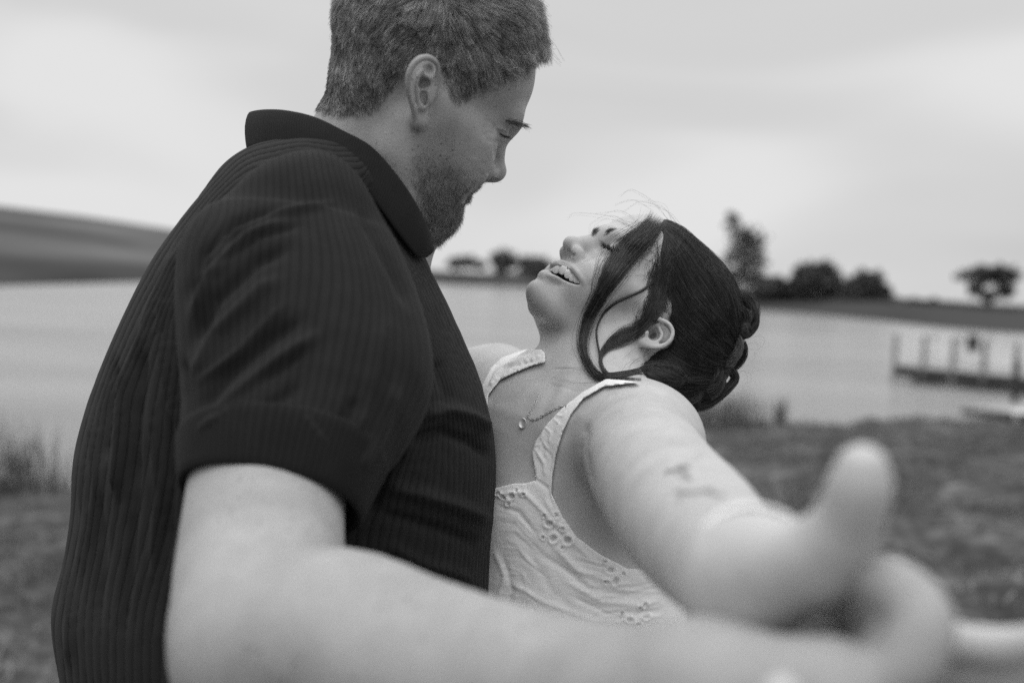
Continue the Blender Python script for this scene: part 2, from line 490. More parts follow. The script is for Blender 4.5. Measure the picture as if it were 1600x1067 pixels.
class Comb:
    """shape made of other shapes, used as one"""
    def __new__(cls, prims, c, r, op='u', k=0.0, off=0.0):
        return Pr(lambda p: evalc(prims, p)-off, c, r, op, k)
# ------------------------------------------------------------------ the place
ZW = -1.2
def ground_mat():
    m, nt, b = mat_new('cropped grass and soil'); L = nt.links.new
    n = noise_n(nt, 1.1, 6, .62); n2 = noise_n(nt, 9, 4, .6)
    mixv = math_n(nt, 'ADD', math_n(nt, 'MULTIPLY', n.outputs['Fac'], .55), math_n(nt, 'MULTIPLY', n2.outputs['Fac'], .45))
    r = ramp(nt, [(.38, .026), (.5, .060), (.58, .12), (.66, .24)]); L(mixv, r.inputs[0]); L(r.outputs[0], b.inputs['Base Color'])
    b.inputs['Roughness'].default_value = .95; b.inputs['Specular IOR Level'].default_value = .1
    bp = N(nt, 'ShaderNodeBump'); bp.inputs['Distance'].default_value = .08; L(mixv, bp.inputs['Height']); L(bp.outputs[0], b.inputs['Normal'])
    return m
# near bank, sloping down to the pond; its edge follows the shore seen in the photograph
sh_px = [(-500, 800), (-100, 772), (50, 764), (300, 745), (700, 700), (1000, 676), (1100, 669), (1200, 665), (1400, 659), (1600, 655), (1900, 650), (2300, 655)]
sh = np.array([G(x, y, ZW) for x, y in sh_px])
def shore_y(x): return np.interp(x, sh[:, 0], sh[:, 1], left=sh[0, 1], right=sh[-1, 1])
xs = np.concatenate([np.linspace(-60, -12, 30), np.linspace(-11.7, 26, 200), np.linspace(27, 80, 30)]); ys = np.concatenate([np.linspace(-30, -1, 10), np.linspace(0, 30, 160)])
GX, GY = np.meshgrid(xs, ys, indexing='ij')
def ground_z(x, y):
    dsh = shore_y(x)-y+.35*np.sin(x*1.7)+.25*np.sin(x*4.3+1)+.12*np.sin(x*11)
    return ZW-.12+(.30+.93*sstep(1.0, 12, dsh))*sstep(-.8, 1.2, dsh)-1.2*sstep(0, -5, dsh)+.025*np.sin(x*3.1+y*2.2)+.02*np.sin(x*7.3-y*5.9)
GZ = ground_z(GX, GY)
gq_ = grid_faces(len(xs), len(ys), False)
tag(mesh_obj('ground', np.stack([GX, GY, GZ], -1).reshape(-1, 3), gq_[:, ::-1], ground_mat()), kind='structure')
# pond
def water_mat():
    m, nt, b = mat_new('pond water'); L = nt.links.new
    b.inputs['Base Color'].default_value = (.13, .13, .13, 1); b.inputs['Roughness'].default_value = .22; b.inputs['IOR'].default_value = 1.33
    tc = N(nt, 'ShaderNodeTexCoord'); mp = N(nt, 'ShaderNodeMapping'); mp.inputs['Scale'].default_value = (.6, 1.6, 1); L(tc.outputs['Object'], mp.inputs[0])
    n = noise_n(nt, 3.0, 4, .6, mp.outputs[0]); n2 = noise_n(nt, .12, 3, .5, mp.outputs[0])
    r = ramp(nt, [(.35, .20), (.65, .27)]); L(n2.outputs['Fac'], r.inputs[0]); L(r.outputs[0], b.inputs['Base Color'])
    bp = N(nt, 'ShaderNodeBump'); bp.inputs['Distance'].default_value = .10; L(n.outputs['Fac'], bp.inputs['Height']); L(bp.outputs[0], b.inputs['Normal'])
    return m
wvx = np.array([(-900, -5, ZW), (900, -5, ZW), (900, 1500, ZW), (-900, 1500, ZW)], float)
tag(mesh_obj('water', wvx, np.array([[0, 1, 2, 3]]), water_mat(), smooth=False), kind='structure')
# far bank and fields: rows of points at their own distances
cx = np.concatenate([np.arange(-3400, -700, 90.0), np.arange(-700, 2300, 25.0), np.arange(2300, 5200, 90.0)])
def hor(x): return 436.5+(x-800)*.0454
def row(pts, far_left=None):
    p = np.array(pts, float); a, b = p[0, 1]-hor(p[0, 0]), p[-1, 1]-hor(p[-1, 0])
    p = np.vstack([[(-3400, hor(-3400)+(a if far_left is None else far_left))], p, [(5200, hor(5200)+b)]])
    return np.interp(cx, p[:, 0], p[:, 1])
y_sh = row([(-700, 455), (-200, 451), (0, 447), (230, 441), (450, 439), (700, 441), (860, 447), (1000, 461), (1184, 485), (1279, 492), (1389, 503), (1480, 513), (1600, 522), (1900, 545), (2300, 575)])
far_rows = []
d_sh = np.array([-( (G(x, y, ZW)-CAM) @ RM )[2] for x, y in zip(cx, y_sh)])
d_sh = np.minimum(d_sh, 330)
R0 = np.array([P(x, y, d) for x, y, d in zip(cx, y_sh, d_sh)]); R0[:, 2] = ZW-.6
R1 = np.array([P(x, y-1.5, d*1.01) for x, y, d in zip(cx, y_sh, d_sh)]); R1[:, 2] = np.maximum(R1[:, 2], ZW+.1)
y_bk = row([(-700, 430), (-200, 424), (0, 421), (230, 423), (450, 428), (700, 433), (860, 440), (1000, 450), (1184, 464), (1389, 473), (1600, 489), (1900, 508), (2300, 535)])
R2 = np.array([P(x, y, d*1.12+3) for x, y, d in zip(cx, y_bk, d_sh)])
y_rg = row([(-700, 250), (-200, 300), (0, 322), (130, 338), (260, 357), (400, 382), (560, 410), (700, 424), (860, 432), (1000, 442), (1184, 455), (1389, 467), (1600, 477), (1900, 490), (2300, 508)], -40)
mid = np.array([P(x, (a+b)/2, d) for x, a, b, d in zip(cx, y_bk, y_rg, d_sh*1.2+90)])
R3 = np.array([P(x, y, max(d*1.6, 380)) for x, y, d in zip(cx, y_rg, d_sh)])
R4 = R3+(R3-CAM)*np.array([.3, .3, 0])+np.array([0, 0, -14.0])
rows_ = [R0, R1, R2, mid, R3, R4]
dense = []
for a, b in zip(rows_[:-1], rows_[1:]):
    for t in np.linspace(0, 1, 6)[:-1]: dense.append(a+(b-a)*t)
dense.append(R4)
fv = np.concatenate(dense); fq = grid_faces(len(dense), len(cx), False)
m, nt_f, b_f = mat_new('far fields'); L = nt_f.links.new
tc = N(nt_f, 'ShaderNodeTexCoord'); mp = N(nt_f, 'ShaderNodeMapping'); mp.inputs['Scale'].default_value = (.6, .6, 9); L(tc.outputs['Object'], mp.inputs[0])
n = noise_n(nt_f, .022, 4, .55, mp.outputs[0]); r = ramp(nt_f, [(.35, .075), (.5, .105), (.65, .15)]); L(n.outputs['Fac'], r.inputs[0])
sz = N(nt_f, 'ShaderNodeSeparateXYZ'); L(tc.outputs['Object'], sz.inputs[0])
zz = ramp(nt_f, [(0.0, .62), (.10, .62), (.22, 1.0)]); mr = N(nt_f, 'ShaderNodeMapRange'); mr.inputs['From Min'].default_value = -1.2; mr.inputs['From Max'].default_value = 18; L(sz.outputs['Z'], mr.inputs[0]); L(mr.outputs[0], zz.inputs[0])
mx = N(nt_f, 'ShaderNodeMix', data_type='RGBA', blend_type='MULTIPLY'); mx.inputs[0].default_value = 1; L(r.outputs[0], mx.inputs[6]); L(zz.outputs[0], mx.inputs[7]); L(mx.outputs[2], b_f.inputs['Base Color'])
b_f.inputs['Roughness'].default_value = 1; b_f.inputs['Specular IOR Level'].default_value = 0
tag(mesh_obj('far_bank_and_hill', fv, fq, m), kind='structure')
# trees: trunk with limbs, crown of leaf clumps spread through an uneven volume
leaf_m = plain('leaves', .075, .8, .5, .8); bark_m = plain('bark', .05, .9, .3, 3)
def leaf_cloud(cs, n, size):
    """cs: (centre, radii, weight) lumps; returns small leaf-clump faces"""
    w = np.array([c[2] for c in cs], float); w /= w.sum(); idx = rng.choice(len(cs), n, p=w)
    ce = np.array([c[0] for c in cs])[idx]; ra = np.array([c[1] for c in cs])[idx]
    u = rng.normal(size=(n, 3)); u /= np.linalg.norm(u, axis=1, keepdims=True)
    p = ce+u*ra*(rng.random((n, 1))**.45)*(1+.18*rng.normal(size=(n, 1)))
    a = rng.normal(size=(n, 3)); a /= np.linalg.norm(a, axis=1, keepdims=True); b = np.cross(a, rng.normal(size=(n, 3))); b /= np.linalg.norm(b, axis=1, keepdims=True)
    s = size*rng.uniform(.5, 1.4, (n, 1))
    v = np.stack([p-a*s, p+b*s*.7, p+a*s, p-b*s*.7], 1).reshape(-1, 3)
    return v, np.arange(n*4).reshape(-1, 4)
def wood(segs, k=7):
    vs, fs = [], []
    for a, b, ra, rb in segs:
        a, b = np.array(a, float), np.array(b, float); t = nrm(b-a); u = nrm(np.cross(t, [.3, .9, .1])); w = np.cross(t, u); o = len(vs)
        for p, r_ in ((a, ra), (b, rb)):
            for j in range(k): q = j/k*6.283; vs.append(p+(u*math.cos(q)+w*math.sin(q))*r_)
        fs += [[o+j, o+(j+1) % k, o+k+(j+1) % k, o+k+j] for j in range(k)]
    return np.array(vs), np.array(fs)
def tree(name, label, cat, px, base_py, d, lumps, n, size, group=None, trunk=.16):
    """lumps: (px, py, rx px, ry px) seen from the camera, given real depth"""
    base = P(px, base_py, d); base[2] -= .3
    root = empty(name, base); tag(root, label, cat, group)
    cs = []
    for i, (lx, ly, rx, ry) in enumerate(lumps):
        k = d/F; dd = d+rng.uniform(-.8, .8)*rx*k
        cs.append((P(lx, ly, dd), np.array([rx*k, rx*k*.9, ry*k]), rx*ry))
    top = np.array(max(c[0][2] for c in cs))
    segs = []; fork = base+np.array([0, 0, (top-base[2])*.35]); segs.append((base, fork, trunk, trunk*.7))
    for c in cs: segs.append((fork, c[0], trunk*.45, trunk*.12))
    v, f = wood(segs); mesh_obj('trunk', v, f, bark_m, root)
    v, f = leaf_cloud(cs, n, size); mesh_obj('crown', v, f, leaf_m, root, smooth=False)
    return root
tree('tall_tree', 'tall ragged tree on the far bank behind the woman\'s bun', 'tree', 1166, 466, 150,
     [(1146, 350, 14, 18), (1160, 372, 22, 26), (1180, 380, 20, 26), (1150, 400, 24, 24), (1178, 412, 26, 26), (1160, 436, 34, 22), (1185, 440, 22, 18), (1140, 440, 20, 18), (1142, 338, 8, 9)], 1300, .42)
for i, (lab, lum, n) in enumerate((('low dark bush just right of the tall tree', [(1212, 446, 20, 14), (1226, 452, 14, 10)], 900), ('broad round dark tree, largest of the row on the far bank', [(1262, 436, 24, 22), (1282, 432, 26, 24), (1300, 446, 20, 18), (1246, 452, 18, 13)], 2600),
                                 ('rounded dark tree at the right end of the row', [(1340, 446, 20, 18), (1358, 444, 22, 19), (1376, 458, 18, 12), (1326, 456, 14, 12)], 2200))):
    cxx = np.mean([l[0] for l in lum]); tree('bank_tree', lab, 'tree', cxx, 468+i*2, 146-i*4, lum, n, .45, 'row of dark trees on the far bank')
tree('umbrella_tree', 'wide crowned tree standing apart at the right edge', 'tree', 1548, 486, 118, [(1514, 430, 20, 10), (1536, 424, 22, 9), (1564, 424, 20, 10), (1580, 434, 14, 10), (1530, 442, 12, 8), (1566, 446, 10, 7), (1552, 432, 24, 12), (1524, 452, 13, 12), (1574, 456, 10, 12), (1545, 462, 14, 10)], 1300, .36)
for i, (lab, x, y, d, lum, n) in enumerate((
    ('low flat bush nearest the man\'s chin on the horizon', 722, 428, 300, [(712, 411, 16, 8), (730, 410, 22, 9), (748, 414, 12, 7)], 700),
    ('small upright tree midway between the two faces', 786, 432, 280, [(776, 405, 11, 12), (790, 403, 13, 12), (784, 418, 14, 11), (804, 410, 9, 9)], 700),
    ('dark rounded tree close to the woman\'s chin', 836, 437, 260, [(824, 410, 14, 12), (842, 412, 16, 12), (832, 424, 24, 12), (858, 420, 12, 10)], 900),
    ('tree partly behind the woman\'s face on the far bank', 880, 440, 250, [(874, 424, 16, 12), (890, 426, 16, 12)], 500))):
    tree('distant_tree', lab, 'tree', x, y, d, lum, n, .75, 'distant trees between the couple')
tree('hill_bush', 'lone dark bush standing in the hillside field', 'bush', 107, 380, 260, [(105, 371, 6, 7), (111, 375, 6, 5)], 160, .6)
v, f = leaf_cloud([(P(x, 471+(x-1389)*.085+rng.normal()*1.2, 130), np.array([1.6, 1.6, .55]), 1) for x in range(1385, 1620, 9)]+[(P(x, 440+(x-900)*.075, 190), np.array([2.6, 2, .9]), 1) for x in range(900, 1140, 12)]+[(P(x, 431, 320), np.array([4, 3, 1.2]), 1) for x in range(640, 900, 14)]+[(P(x, 462+(x-1190)*.05, 148), np.array([1.8, 1.6, .8]), 1) for x in range(1190, 1400, 9)], 9000, .4)
tag(mesh_obj('hedgerow', v, f, leaf_m, smooth=False), 'low dark scrub along the top of the far bank', 'scrub', kind='stuff')
# near grass, reeds at the water's edge
def blades(pos, h, w, lean=.35, bend=.4):
    n = len(pos); a = rng.random(n)*6.283; t = np.stack([np.cos(a), np.sin(a), np.zeros(n)], 1); ln = rng.normal(size=(n, 3))*lean; ln[:, 2] = 1
    ln /= np.linalg.norm(ln, axis=1, keepdims=True); h = h[:, None]; w = w[:, None]
    m_ = pos+ln*h*.55; tip = pos+ln*h+np.column_stack([ln[:, 0], ln[:, 1], -np.abs(ln[:, 0])-.1])*h*bend*.5
    v = np.stack([pos-t*w, pos+t*w, m_+t*w*.7, m_-t*w*.7, tip], 1).reshape(-1, 3); o = np.arange(n)[:, None]*5
    f = [list(x) for x in np.concatenate([o+np.array([0, 1, 2, 3])])]; g_ = [list(x) for x in (o+np.array([3, 2, 4]))]
    return v, f+g_
grass_m, ntg, bg_ = mat_new('grass blades'); L = ntg.links.new
ng = noise_n(ntg, 1.4, 4, .6); ng2 = noise_n(ntg, 40, 2); av = math_n(ntg, 'ADD', math_n(ntg, 'MULTIPLY', ng.outputs['Fac'], .6), math_n(ntg, 'MULTIPLY', ng2.outputs['Fac'], .4))
rg_ = ramp(ntg, [(.36, .035), (.5, .095), (.60, .30)]); L(av, rg_.inputs[0]); L(rg_.outputs[0], bg_.inputs['Base Color']); bg_.inputs['Roughness'].default_value = .8
def land_pts(n, x0, x1, y0, y1):
    x = rng.uniform(x0, x1, n); y = rng.uniform(y0, y1, n); k = (y < shore_y(x)-.1) & (np.abs(x)/np.maximum(y, .1) < .62)
    x, y = x[k], y[k]; return np.column_stack([x, y, ground_z(x, y)])
pos = np.concatenate([land_pts(26000, -8, 8, 2.4, 9), land_pts(34000, -14, 16, 8, 24)])
tuft = np.sin(pos[:, 0]*2.3+1.3*np.sin(pos[:, 1]*1.7))+np.sin(pos[:, 1]*3.1+pos[:, 0]); pos = pos[tuft+rng.normal(size=len(pos))*.7 > -.4]
v, f = blades(pos, rng.uniform(.03, .11, len(pos))*(1+.03*pos[:, 1]), rng.uniform(.003, .007, len(pos))*(1+.04*pos[:, 1]), .6, .5)
tag(mesh_obj('grass', v, f, grass_m, smooth=False), 'rough mown grass on the near bank', 'grass', kind='stuff')
reed_m = plain('reeds', .11, .8, .6, 5)
def reeds(label, spots, n, h, sp):
    c = np.array([G(x, y, ZW+.1) for x, y in spots]); k = rng.integers(0, len(c), n)
    p = c[k]+np.column_stack([rng.normal(size=(n, 2))*sp, np.zeros(n)]); p[:, 2] = np.maximum(ground_z(p[:, 0], p[:, 1]), ZW)-.02
    v, f = blades(p, rng.uniform(.5, 1.1, n)*h, rng.uniform(.005, .011, n), .16, .35)
    o = p.mean(0); r = empty('reed_clump', o); tag(r, label, 'reeds', 'reed clumps at the water\'s edge'); tag(mesh_obj('blades', v, f, reed_m, r, smooth=False), kind='stuff')
reeds('tall reeds at the left edge of the picture by the water', [(8, 775), (30, 772), (45, 778)], 170, .95, .20)
reeds('thin sparse reeds beside the man\'s back at the shore', [(95, 772)], 40, .28, .12)
reeds('dense reeds rising from the shore behind the woman\'s shoulder', [(1090, 672), (1115, 671), (1140, 672), (1155, 670)], 420, .8, .35)
reeds('short isolated reed tuft in the shallows right of the bun', [(1218, 668)], 60, .62, .07)
# ---------------- fishing dock
dock_w = plain('weathered dock wood', .32, .8, .15, 4); post_w = plain('dock post timber', .20, .8, .15, 4); dark_w = plain('dark wet timber', .045, .8, .2, 4); rail_w = plain('grey rail timber', .78, .8, .15, 4)
def box(a, b, mat, name, parent, w, h, up=np.array([0, 0, 1.0])):
    """timber from a to b with a w x h section"""
    a, b = np.array(a, float), np.array(b, float); t = nrm(b-a); s = nrm(np.cross(t, up) if abs(t@up) < .95 else np.cross(t, [1, 0, 0])); q = np.cross(s, t); vs = []
    for p in (a, b):
        for i, j in ((-1, -1), (1, -1), (1, 1), (-1, 1)): vs.append(p+s*i*w/2+q*j*h/2)
    f = np.array([[0, 3, 2, 1], [4, 5, 6, 7], [0, 1, 5, 4], [1, 2, 6, 5], [2, 3, 7, 6], [3, 0, 4, 7]])
    return mesh_obj(name, np.array(vs), f, mat, parent, smooth=False)
A = G(1396, 583, -.95); B = G(1640, 607, -.95); ab = nrm(B-A); perp = np.array([-ab[1], ab[0], 0]); perp *= np.sign(perp[1])
Ld = np.linalg.norm(B-A)+1.5; Wd = 3.0
dock = empty('fishing_dock', A*np.array([1, 1, 0])+np.array([0, 0, ZW])); tag(dock, 'wooden fishing dock with post railings standing in the pond at right', 'dock')
zt = -.72
def at_(s, t, z): return np.array([A[0]+ab[0]*s+perp[0]*t, A[1]+ab[1]*s+perp[1]*t, z])
nb = int(Ld/.30)
for i in range(nb): box(at_(i*.30+.15, -.05, zt+.02), at_(i*.30+.15, Wd+.05, zt+.02), dock_w, 'deck_board', dock, .27, .04)
for t in (0, Wd): box(at_(0, t, zt-.16), at_(Ld, t, zt-.16), dark_w, 'beam', dock, .10, .30)
box(at_(0, 0.06, zt-.16), at_(0, Wd-.06, zt-.16), dark_w, 'beam', dock, .10, .30)
for t in (0, Wd):
    for s in np.arange(.05, Ld, .9): box(at_(s, t+(-.09 if t == 0 else .09), ZW-.8 if int(s/.9) % 2 == 0 else zt-.3), at_(s, t+(-.09 if t == 0 else .09), zt+1.05), post_w, 'post', dock, .10, .10)
    for z in (.36, .70, 1.06): box(at_(0, t+(-.02 if t == 0 else .02), zt+z), at_(Ld, t+(-.02 if t == 0 else .02), zt+z), rail_w, 'rail', dock, .05, .15 if z < 1 else .07)
for z in (.36, .70, 1.06): box(at_(-.04, 0, zt+z), at_(-.04, Wd, zt+z), rail_w, 'rail', dock, .045, .10)
for s, t in ((.7, .12), (2.3, .12), (3.6, .12)): box(at_(s, t-.19, zt-.32), at_(s+.75, t-.19, zt-.32), dark_w, 'float_block', dock, .12, .34)
bx = empty('bait_box', at_(2.55, .35, zt+.04)); tag(bx, 'small dark box hung on the dock railing', 'box')
box(at_(2.40, -.13, zt+.72), at_(2.40, -.13, zt+1.12), dark_w, 'case', bx, .34, .20); box(at_(2.40, -.13, zt+1.12), at_(2.40, -.13, zt+1.15), dark_w, 'lid', bx, .38, .24)
gw = empty('gangway', G(1545, 652, ZW)); tag(gw, 'pale plank gangway between the bank and the dock', 'gangway')
g0, g1 = G(1504, 640, -1.0), G(1640, 655, -.9); gd = nrm(g1-g0); gp = np.array([-gd[1], gd[0], 0]); gp *= np.sign(gp[1]); gl = np.linalg.norm(g1-g0)
for i in range(int(gl/.22)): box(g0+gd*(i*.22+.11)+np.array([0, 0, .05]), g0+gd*(i*.22+.11)+gp*3.2+np.array([0, 0, .12]), dock_w, 'plank', gw, .20, .03)
for o in (gp*0, gp*3.2): box(g0+o-np.array([0, 0, .04]), g1+o-np.array([0, 0, .04]), dark_w, 'beam', gw, .07, .12)
box(G(1584, 645, -1.3), G(1584, 645, -1.3)+np.array([0, 0, 1.35]), dark_w, 'post', gw, .12, .12)
cl = G(1597, 657, -1.05); cool = empty('cool_box', cl); tag(cool, 'small white box on the bank at the right edge', 'box')
wht = plain('white plastic', .8, .4, .03)
box(cl+np.array([-.22, 0, .02]), cl+np.array([.30, 0, .02]), wht, 'case', cool, .34, .26); box(cl+np.array([-.24, 0, .17]), cl+np.array([.32, 0, .17]), wht, 'lid', cool, .37, .05)
# ------------------------------------------------------------------ the man
class Frame:
    """head-centred axes; local millimetres: x forward, y to the left ear, z up"""
    def __init__(s, o, yaw, pitch, roll, scale, base):
        # base: facing direction before pitch (camera-aligned), yaw turns it away from the viewer
        f0 = np.array([base*math.cos(yaw), 0, -math.sin(yaw)])
        up = np.array([0, 1.0, 0]); l0 = np.cross(up, f0)
        f = math.cos(pitch)*f0+math.sin(pitch)*up; u = np.cross(f, l0)
        l = math.cos(roll)*l0+math.sin(roll)*u; u = np.cross(f, l)
        s.o, s.R, s.s = np.asarray(o, float), np.array([f, l, u]), scale
    def __call__(s, x, y, z): return s.o+s.s*1e-3*(np.array([x, y, z]) @ s.R)
    def inv(s, v): return ((v-s.o) @ s.R.T)/(s.s*1e-3)
    def ell(s, x, y, z, rx, ry, rz, op='u', k=10, tilt=0):
        R = s.R
        if tilt:
            c, t = math.cos(tilt), math.sin(tilt); R = np.array([c*s.R[0]+t*s.R[2], s.R[1], -t*s.R[0]+c*s.R[2]])
        return ell(s(x, y, z), np.array([rx, ry, rz])*s.s*1e-3, R, op, k*1e-3*s.s)
    def cone(s, a, b, ra, rb, op='u', k=10, sq=None):
        return cone(s(*a), s(*b), ra*s.s*1e-3, rb*s.s*1e-3, op, k*1e-3*s.s, sq)
def head_prims(h, g):
    """g: dict of proportions"""
    P_ = []
    A = P_.append
    A(h.ell(-8, 0, g.get('hz', 48), 96, g.get('cw', 76), g.get('hr', 82), k=0))
    A(h.ell(-45+g.get('back', 0)*1.6, 0, 10, 48-g.get('back', 0)*.7, 56, 42, k=26))
    A(h.ell(38, 0, 46, g.get('fx', 53), 61, 52, k=18))
    A(h.ell(46, 0, -14, 42, 52, 58, k=22))
    A(h.ell(38, 0, g.get('cz', -88)+30, 50, g.get('fy', 42), g.get('fz', 32), k=22))
    A(h.ell(g.get('muz', 74), 0, -46, 25, g.get('my', 31), 30, k=16))
    for s in (1, -1):
        A(h.cone((4, 50*s, -48), (64, g.get('jy', 24)*s, g.get('cz', -88)+2), 15, g.get('jr', 15), k=24))
        A(h.cone((8, 55*s, -10), (4, 51*s, -48), 12, 14, k=24))
        A(h.cone((62, 47*s, -8), (22, 64*s, 0), 14, 7, k=22))
        A(h.ell(62, 36*s, -32, 26, 22, 28, k=16))
    A(h.ell(g.get('chinx', 82)-6, 0, g.get('cz', -88), 19, g.get('cy', 21), g.get('crz', 15), k=g.get('ck', 16)))
    A(h.ell(g.get('chinx', 82), 0, g.get('cz', -88)+3, 12, g.get('cy', 21)*.66, 11, k=12))
    b = g.get('brow', 1.0)
    for s in (1, -1):
        A(h.cone((87+2*b, 9*s, 28), (78+b, 42*s, 31), 7*b, 7*b, k=16))
        A(h.ell(97, 31*s, 11, 17, 18, 12, 's', k=12))
    A(h.ell(86, 0, 26, 12, 14, 12, k=12))
    for s in (1, -1):
        A(h.ell(73, 31*s, 10, 14, 16.5, 13.5, k=5))
    nx, nz, n = g.get('nx', 0), g.get('nz', 0), g.get('nose', 1.0)
    A(h.cone((88, 0, 20), (104+nx, 0, -6+nz), 8, 7.5, k=12))
    A(h.cone((104+nx, 0, -6+nz), (112+nx, 0, -18+nz), 7.5, 9*n, k=8))
    A(h.ell(113+nx, 0, -20+nz, 10*n, 10.5*n, 9.5*n, k=7))
    sp = g.get('sep', 0); A(h.cone((94-sp, 0, -30+nz+sp), (110+nx-sp*.6, 0, -25+nz+sp), 7-sp*.3, 6-sp*.2, k=8))
    for s in (1, -1):
        A(h.ell(101+nx, 13*s, -24+nz, 12, 6.5, 8.5, k=6))
        if g.get('nostril', 1): A(h.ell(106+nx, 7.5*s, -32.5+nz, 7.5, 3.6, 5, 's', k=3))
    return P_
mh = Frame(Vp(652, 152, 0.934), math.radians(25.4), math.radians(-26.6), math.radians(18.2), 0.985, 1)
man_prims = head_prims(mh, dict(brow=1.15, nx=-9, muz=65, chinx=80, cz=-85, back=9))
# mouth: lips parted in a small smile, mostly beard
for s in (1, -1):
    man_prims += [mh.cone((89, 0, -43), (80, 25*s, -50), 5, 3, k=5), mh.cone((85, 0, -57), (80, 22*s, -54), 6.5, 3, k=5)]
man_prims += [mh.ell(90.5, -3, -58, 5, 10, 4.5, k=2.5), mh.ell(89, -7, -41.5, 6, 12, 5, k=5)]
man_prims += [mh.cone((96, 0, -51), (80, 25*s, -50), 3.0, 2.2, 's', k=2.5) for s in (1, -1)]
# ear traced on the near side, mirrored across the middle of the head
def ear_prims(h, map_, k=1.0):
    """map_(px, py, out_mm) -> point"""
    E = []
    return E
def plane_pt(px, py, c, n, out=0.0):          # where the ray of a photo pixel meets a tilted plane, raised by out mm
    q = Vp(px, py, 1.0); return q*((c@n+out*1e-3)/(q@n))
ME_C = mh(6, -74, -2); ME_N = nrm(-mh.R[1]*math.cos(.42)+mh.R[0]*math.sin(.42))
def me(px, py, out=0.0): return plane_pt(px, py, ME_C, ME_N, out+5)
ED = -ME_C[2]
pxm = ED/F
ear = []
ear.append(ell(me(660, 128, -5), (24*pxm, 42*pxm, 0.0045), k=0.004))
ear.append(ell(me(655, 178, -1), (11*pxm, 17*pxm, 0.0045), k=0.006))
ear += tube([me(667, 138, -1), me(676, 131, 1), me(682, 118, 3), me(684, 105, 4), (me(678, 95, 5)), me(666, 90, 6), me(653, 94, 6), me(643.5, 105, 6), me(638.5, 119, 6), me(637.5, 135, 6), me(640, 150, 5), me(644.5, 165, 4), me(648.5, 180, 2), me(652, 190, 1)],
            [x*pxm*1.0 for x in (3, 4, 4, 4.3, 4.5, 5, 5.2, 5.2, 5, 4.6, 4.4, 4.6, 5, 5.5)], k=0.0025, sm=4)
ear.append(ell(me(660, 126, 4), (17*pxm, 30*pxm, 0.006), op='s', k=0.003))
ear += tube([me(663, 108, -2), me(656, 114, 1), me(651.5, 124, 3), me(650, 136, 3.5), me(651, 150, 3), me(655, 161, 3), me(660, 168, 3)], [x*pxm for x in (3, 3.8, 4, 3.6, 3.4, 4, 5)], k=0.0025, sm=4)
ear += tube([me(656, 116, 0), me(664, 120, -1), me(674, 124, -2)], [x*pxm for x in (3, 3, 2.5)], k=0.003)
ear.append(ell(me(663, 132, -1), (9.5*pxm, 9*pxm, 0.009), op='s', k=0.002))
ear.append(ell(me(663, 154, -1), (6*pxm, 15*pxm, 0.014), op='s', k=0.002))
ear.append(ell(me(671, 107, -1), (8*pxm, 10*pxm, 0.008), op='s', k=0.002))
ear += tube([me(658, 142, -3), me(668, 140, 0), me(676, 134, 1)], [x*pxm for x in (3, 3.4, 3.4)], k=0.002)
ear += tube([me(672, 147, 1), me(671, 158, 1), me(668, 172, 0)], [x*pxm for x in (5.5, 5, 3)], k=0.003)
ear += tube([me(656, 166, 3), me(661, 172, 2)], [4.5*pxm, 4*pxm], k=0.003)
ear.append(ell(me(657, 186, 0), (10*pxm, 13*pxm, 0.005), k=0.004))
def mirror(prims, h):
    n = h.R[1].astype(np.float32); o = h.o.astype(np.float32)
    r = []
    for q in prims:
        def fn(p, q=q): return q.fn((p-2*np.outer((p-o)@n, n)).astype(np.float32))
        r.append(Pr(fn, q.c-2*((q.c-o)@n)*n, q.r, q.op, q.k))
    return r
man_prims += [mh.ell(6, -66, -2, 12, 14, 26, k=14)]
man_prims += [mh.ell(34, -55, -22, 24, 12, 22, k=18)]
man_prims += ear+mirror(ear, mh)
# neck, shoulders and trunk under the shirt
man_prims += [cone(mh(-27, 0, -20), Vp(572, 310, 0.965), 0.048, 0.058, k=0.022),
              cone(Vp(568, 310, 0.965), Vp(500, 540, 0.97), 0.060, 0.12, k=0.05),
              cone(Vp(556, 175, 0.95), Vp(520, 300, 0.93), 0.020, 0.042, k=0.03),
              cone(mh(-2, -58, -26), Vp(610, 350, 0.90), 0.010, 0.014, k=0.03)]
for a_, b_ in (((767, 278.5), (775, 281)),):
    da, db = march(man_prims, *a_, .8, 1.1) or .93, march(man_prims, *b_, .8, 1.1) or .93
    man_prims += [cone(Vp(*a_, da+.001), Vp(*b_, db+.001), .0016, .0019, 's', .0012)]
# his hand: palm along the lower edge, four fingers curled up round hers, thumb tucked behind
man_prims += tube([Vp(1100, 1092, .405), Vp(1190, 1094, .385), Vp(1300, 1100, .37)], [.0265, .0245, .0245], k=.012, sm=4)
for fi, (ox, oy, od, fs) in enumerate(((0, 0, 0, 1.0), (-30, 4, .016, 1.0), (-58, 14, .033, .96), (-82, 32, .050, .86))):
    man_prims += tube([Vp(1270+ox/2, 1092, .372+od), Vp(1395+ox, 1056+oy, .360+od), Vp(1440+ox, 975+oy, .362+od), Vp(1400+ox, 918+oy, .376+od), Vp(1345+ox, 896+oy, .390+od)],
                      [.0125*fs, .0120*fs, .0120*fs, .0110*fs, .0090*fs], k=.0035, sm=4)
man_prims += tube([Vp(1150, 1060, .41), Vp(1180, 990, .45), Vp(1230, 915, .465), Vp(1290, 880, .46)], [.0165, .0140, .0125, .0105], k=.006, sm=4)
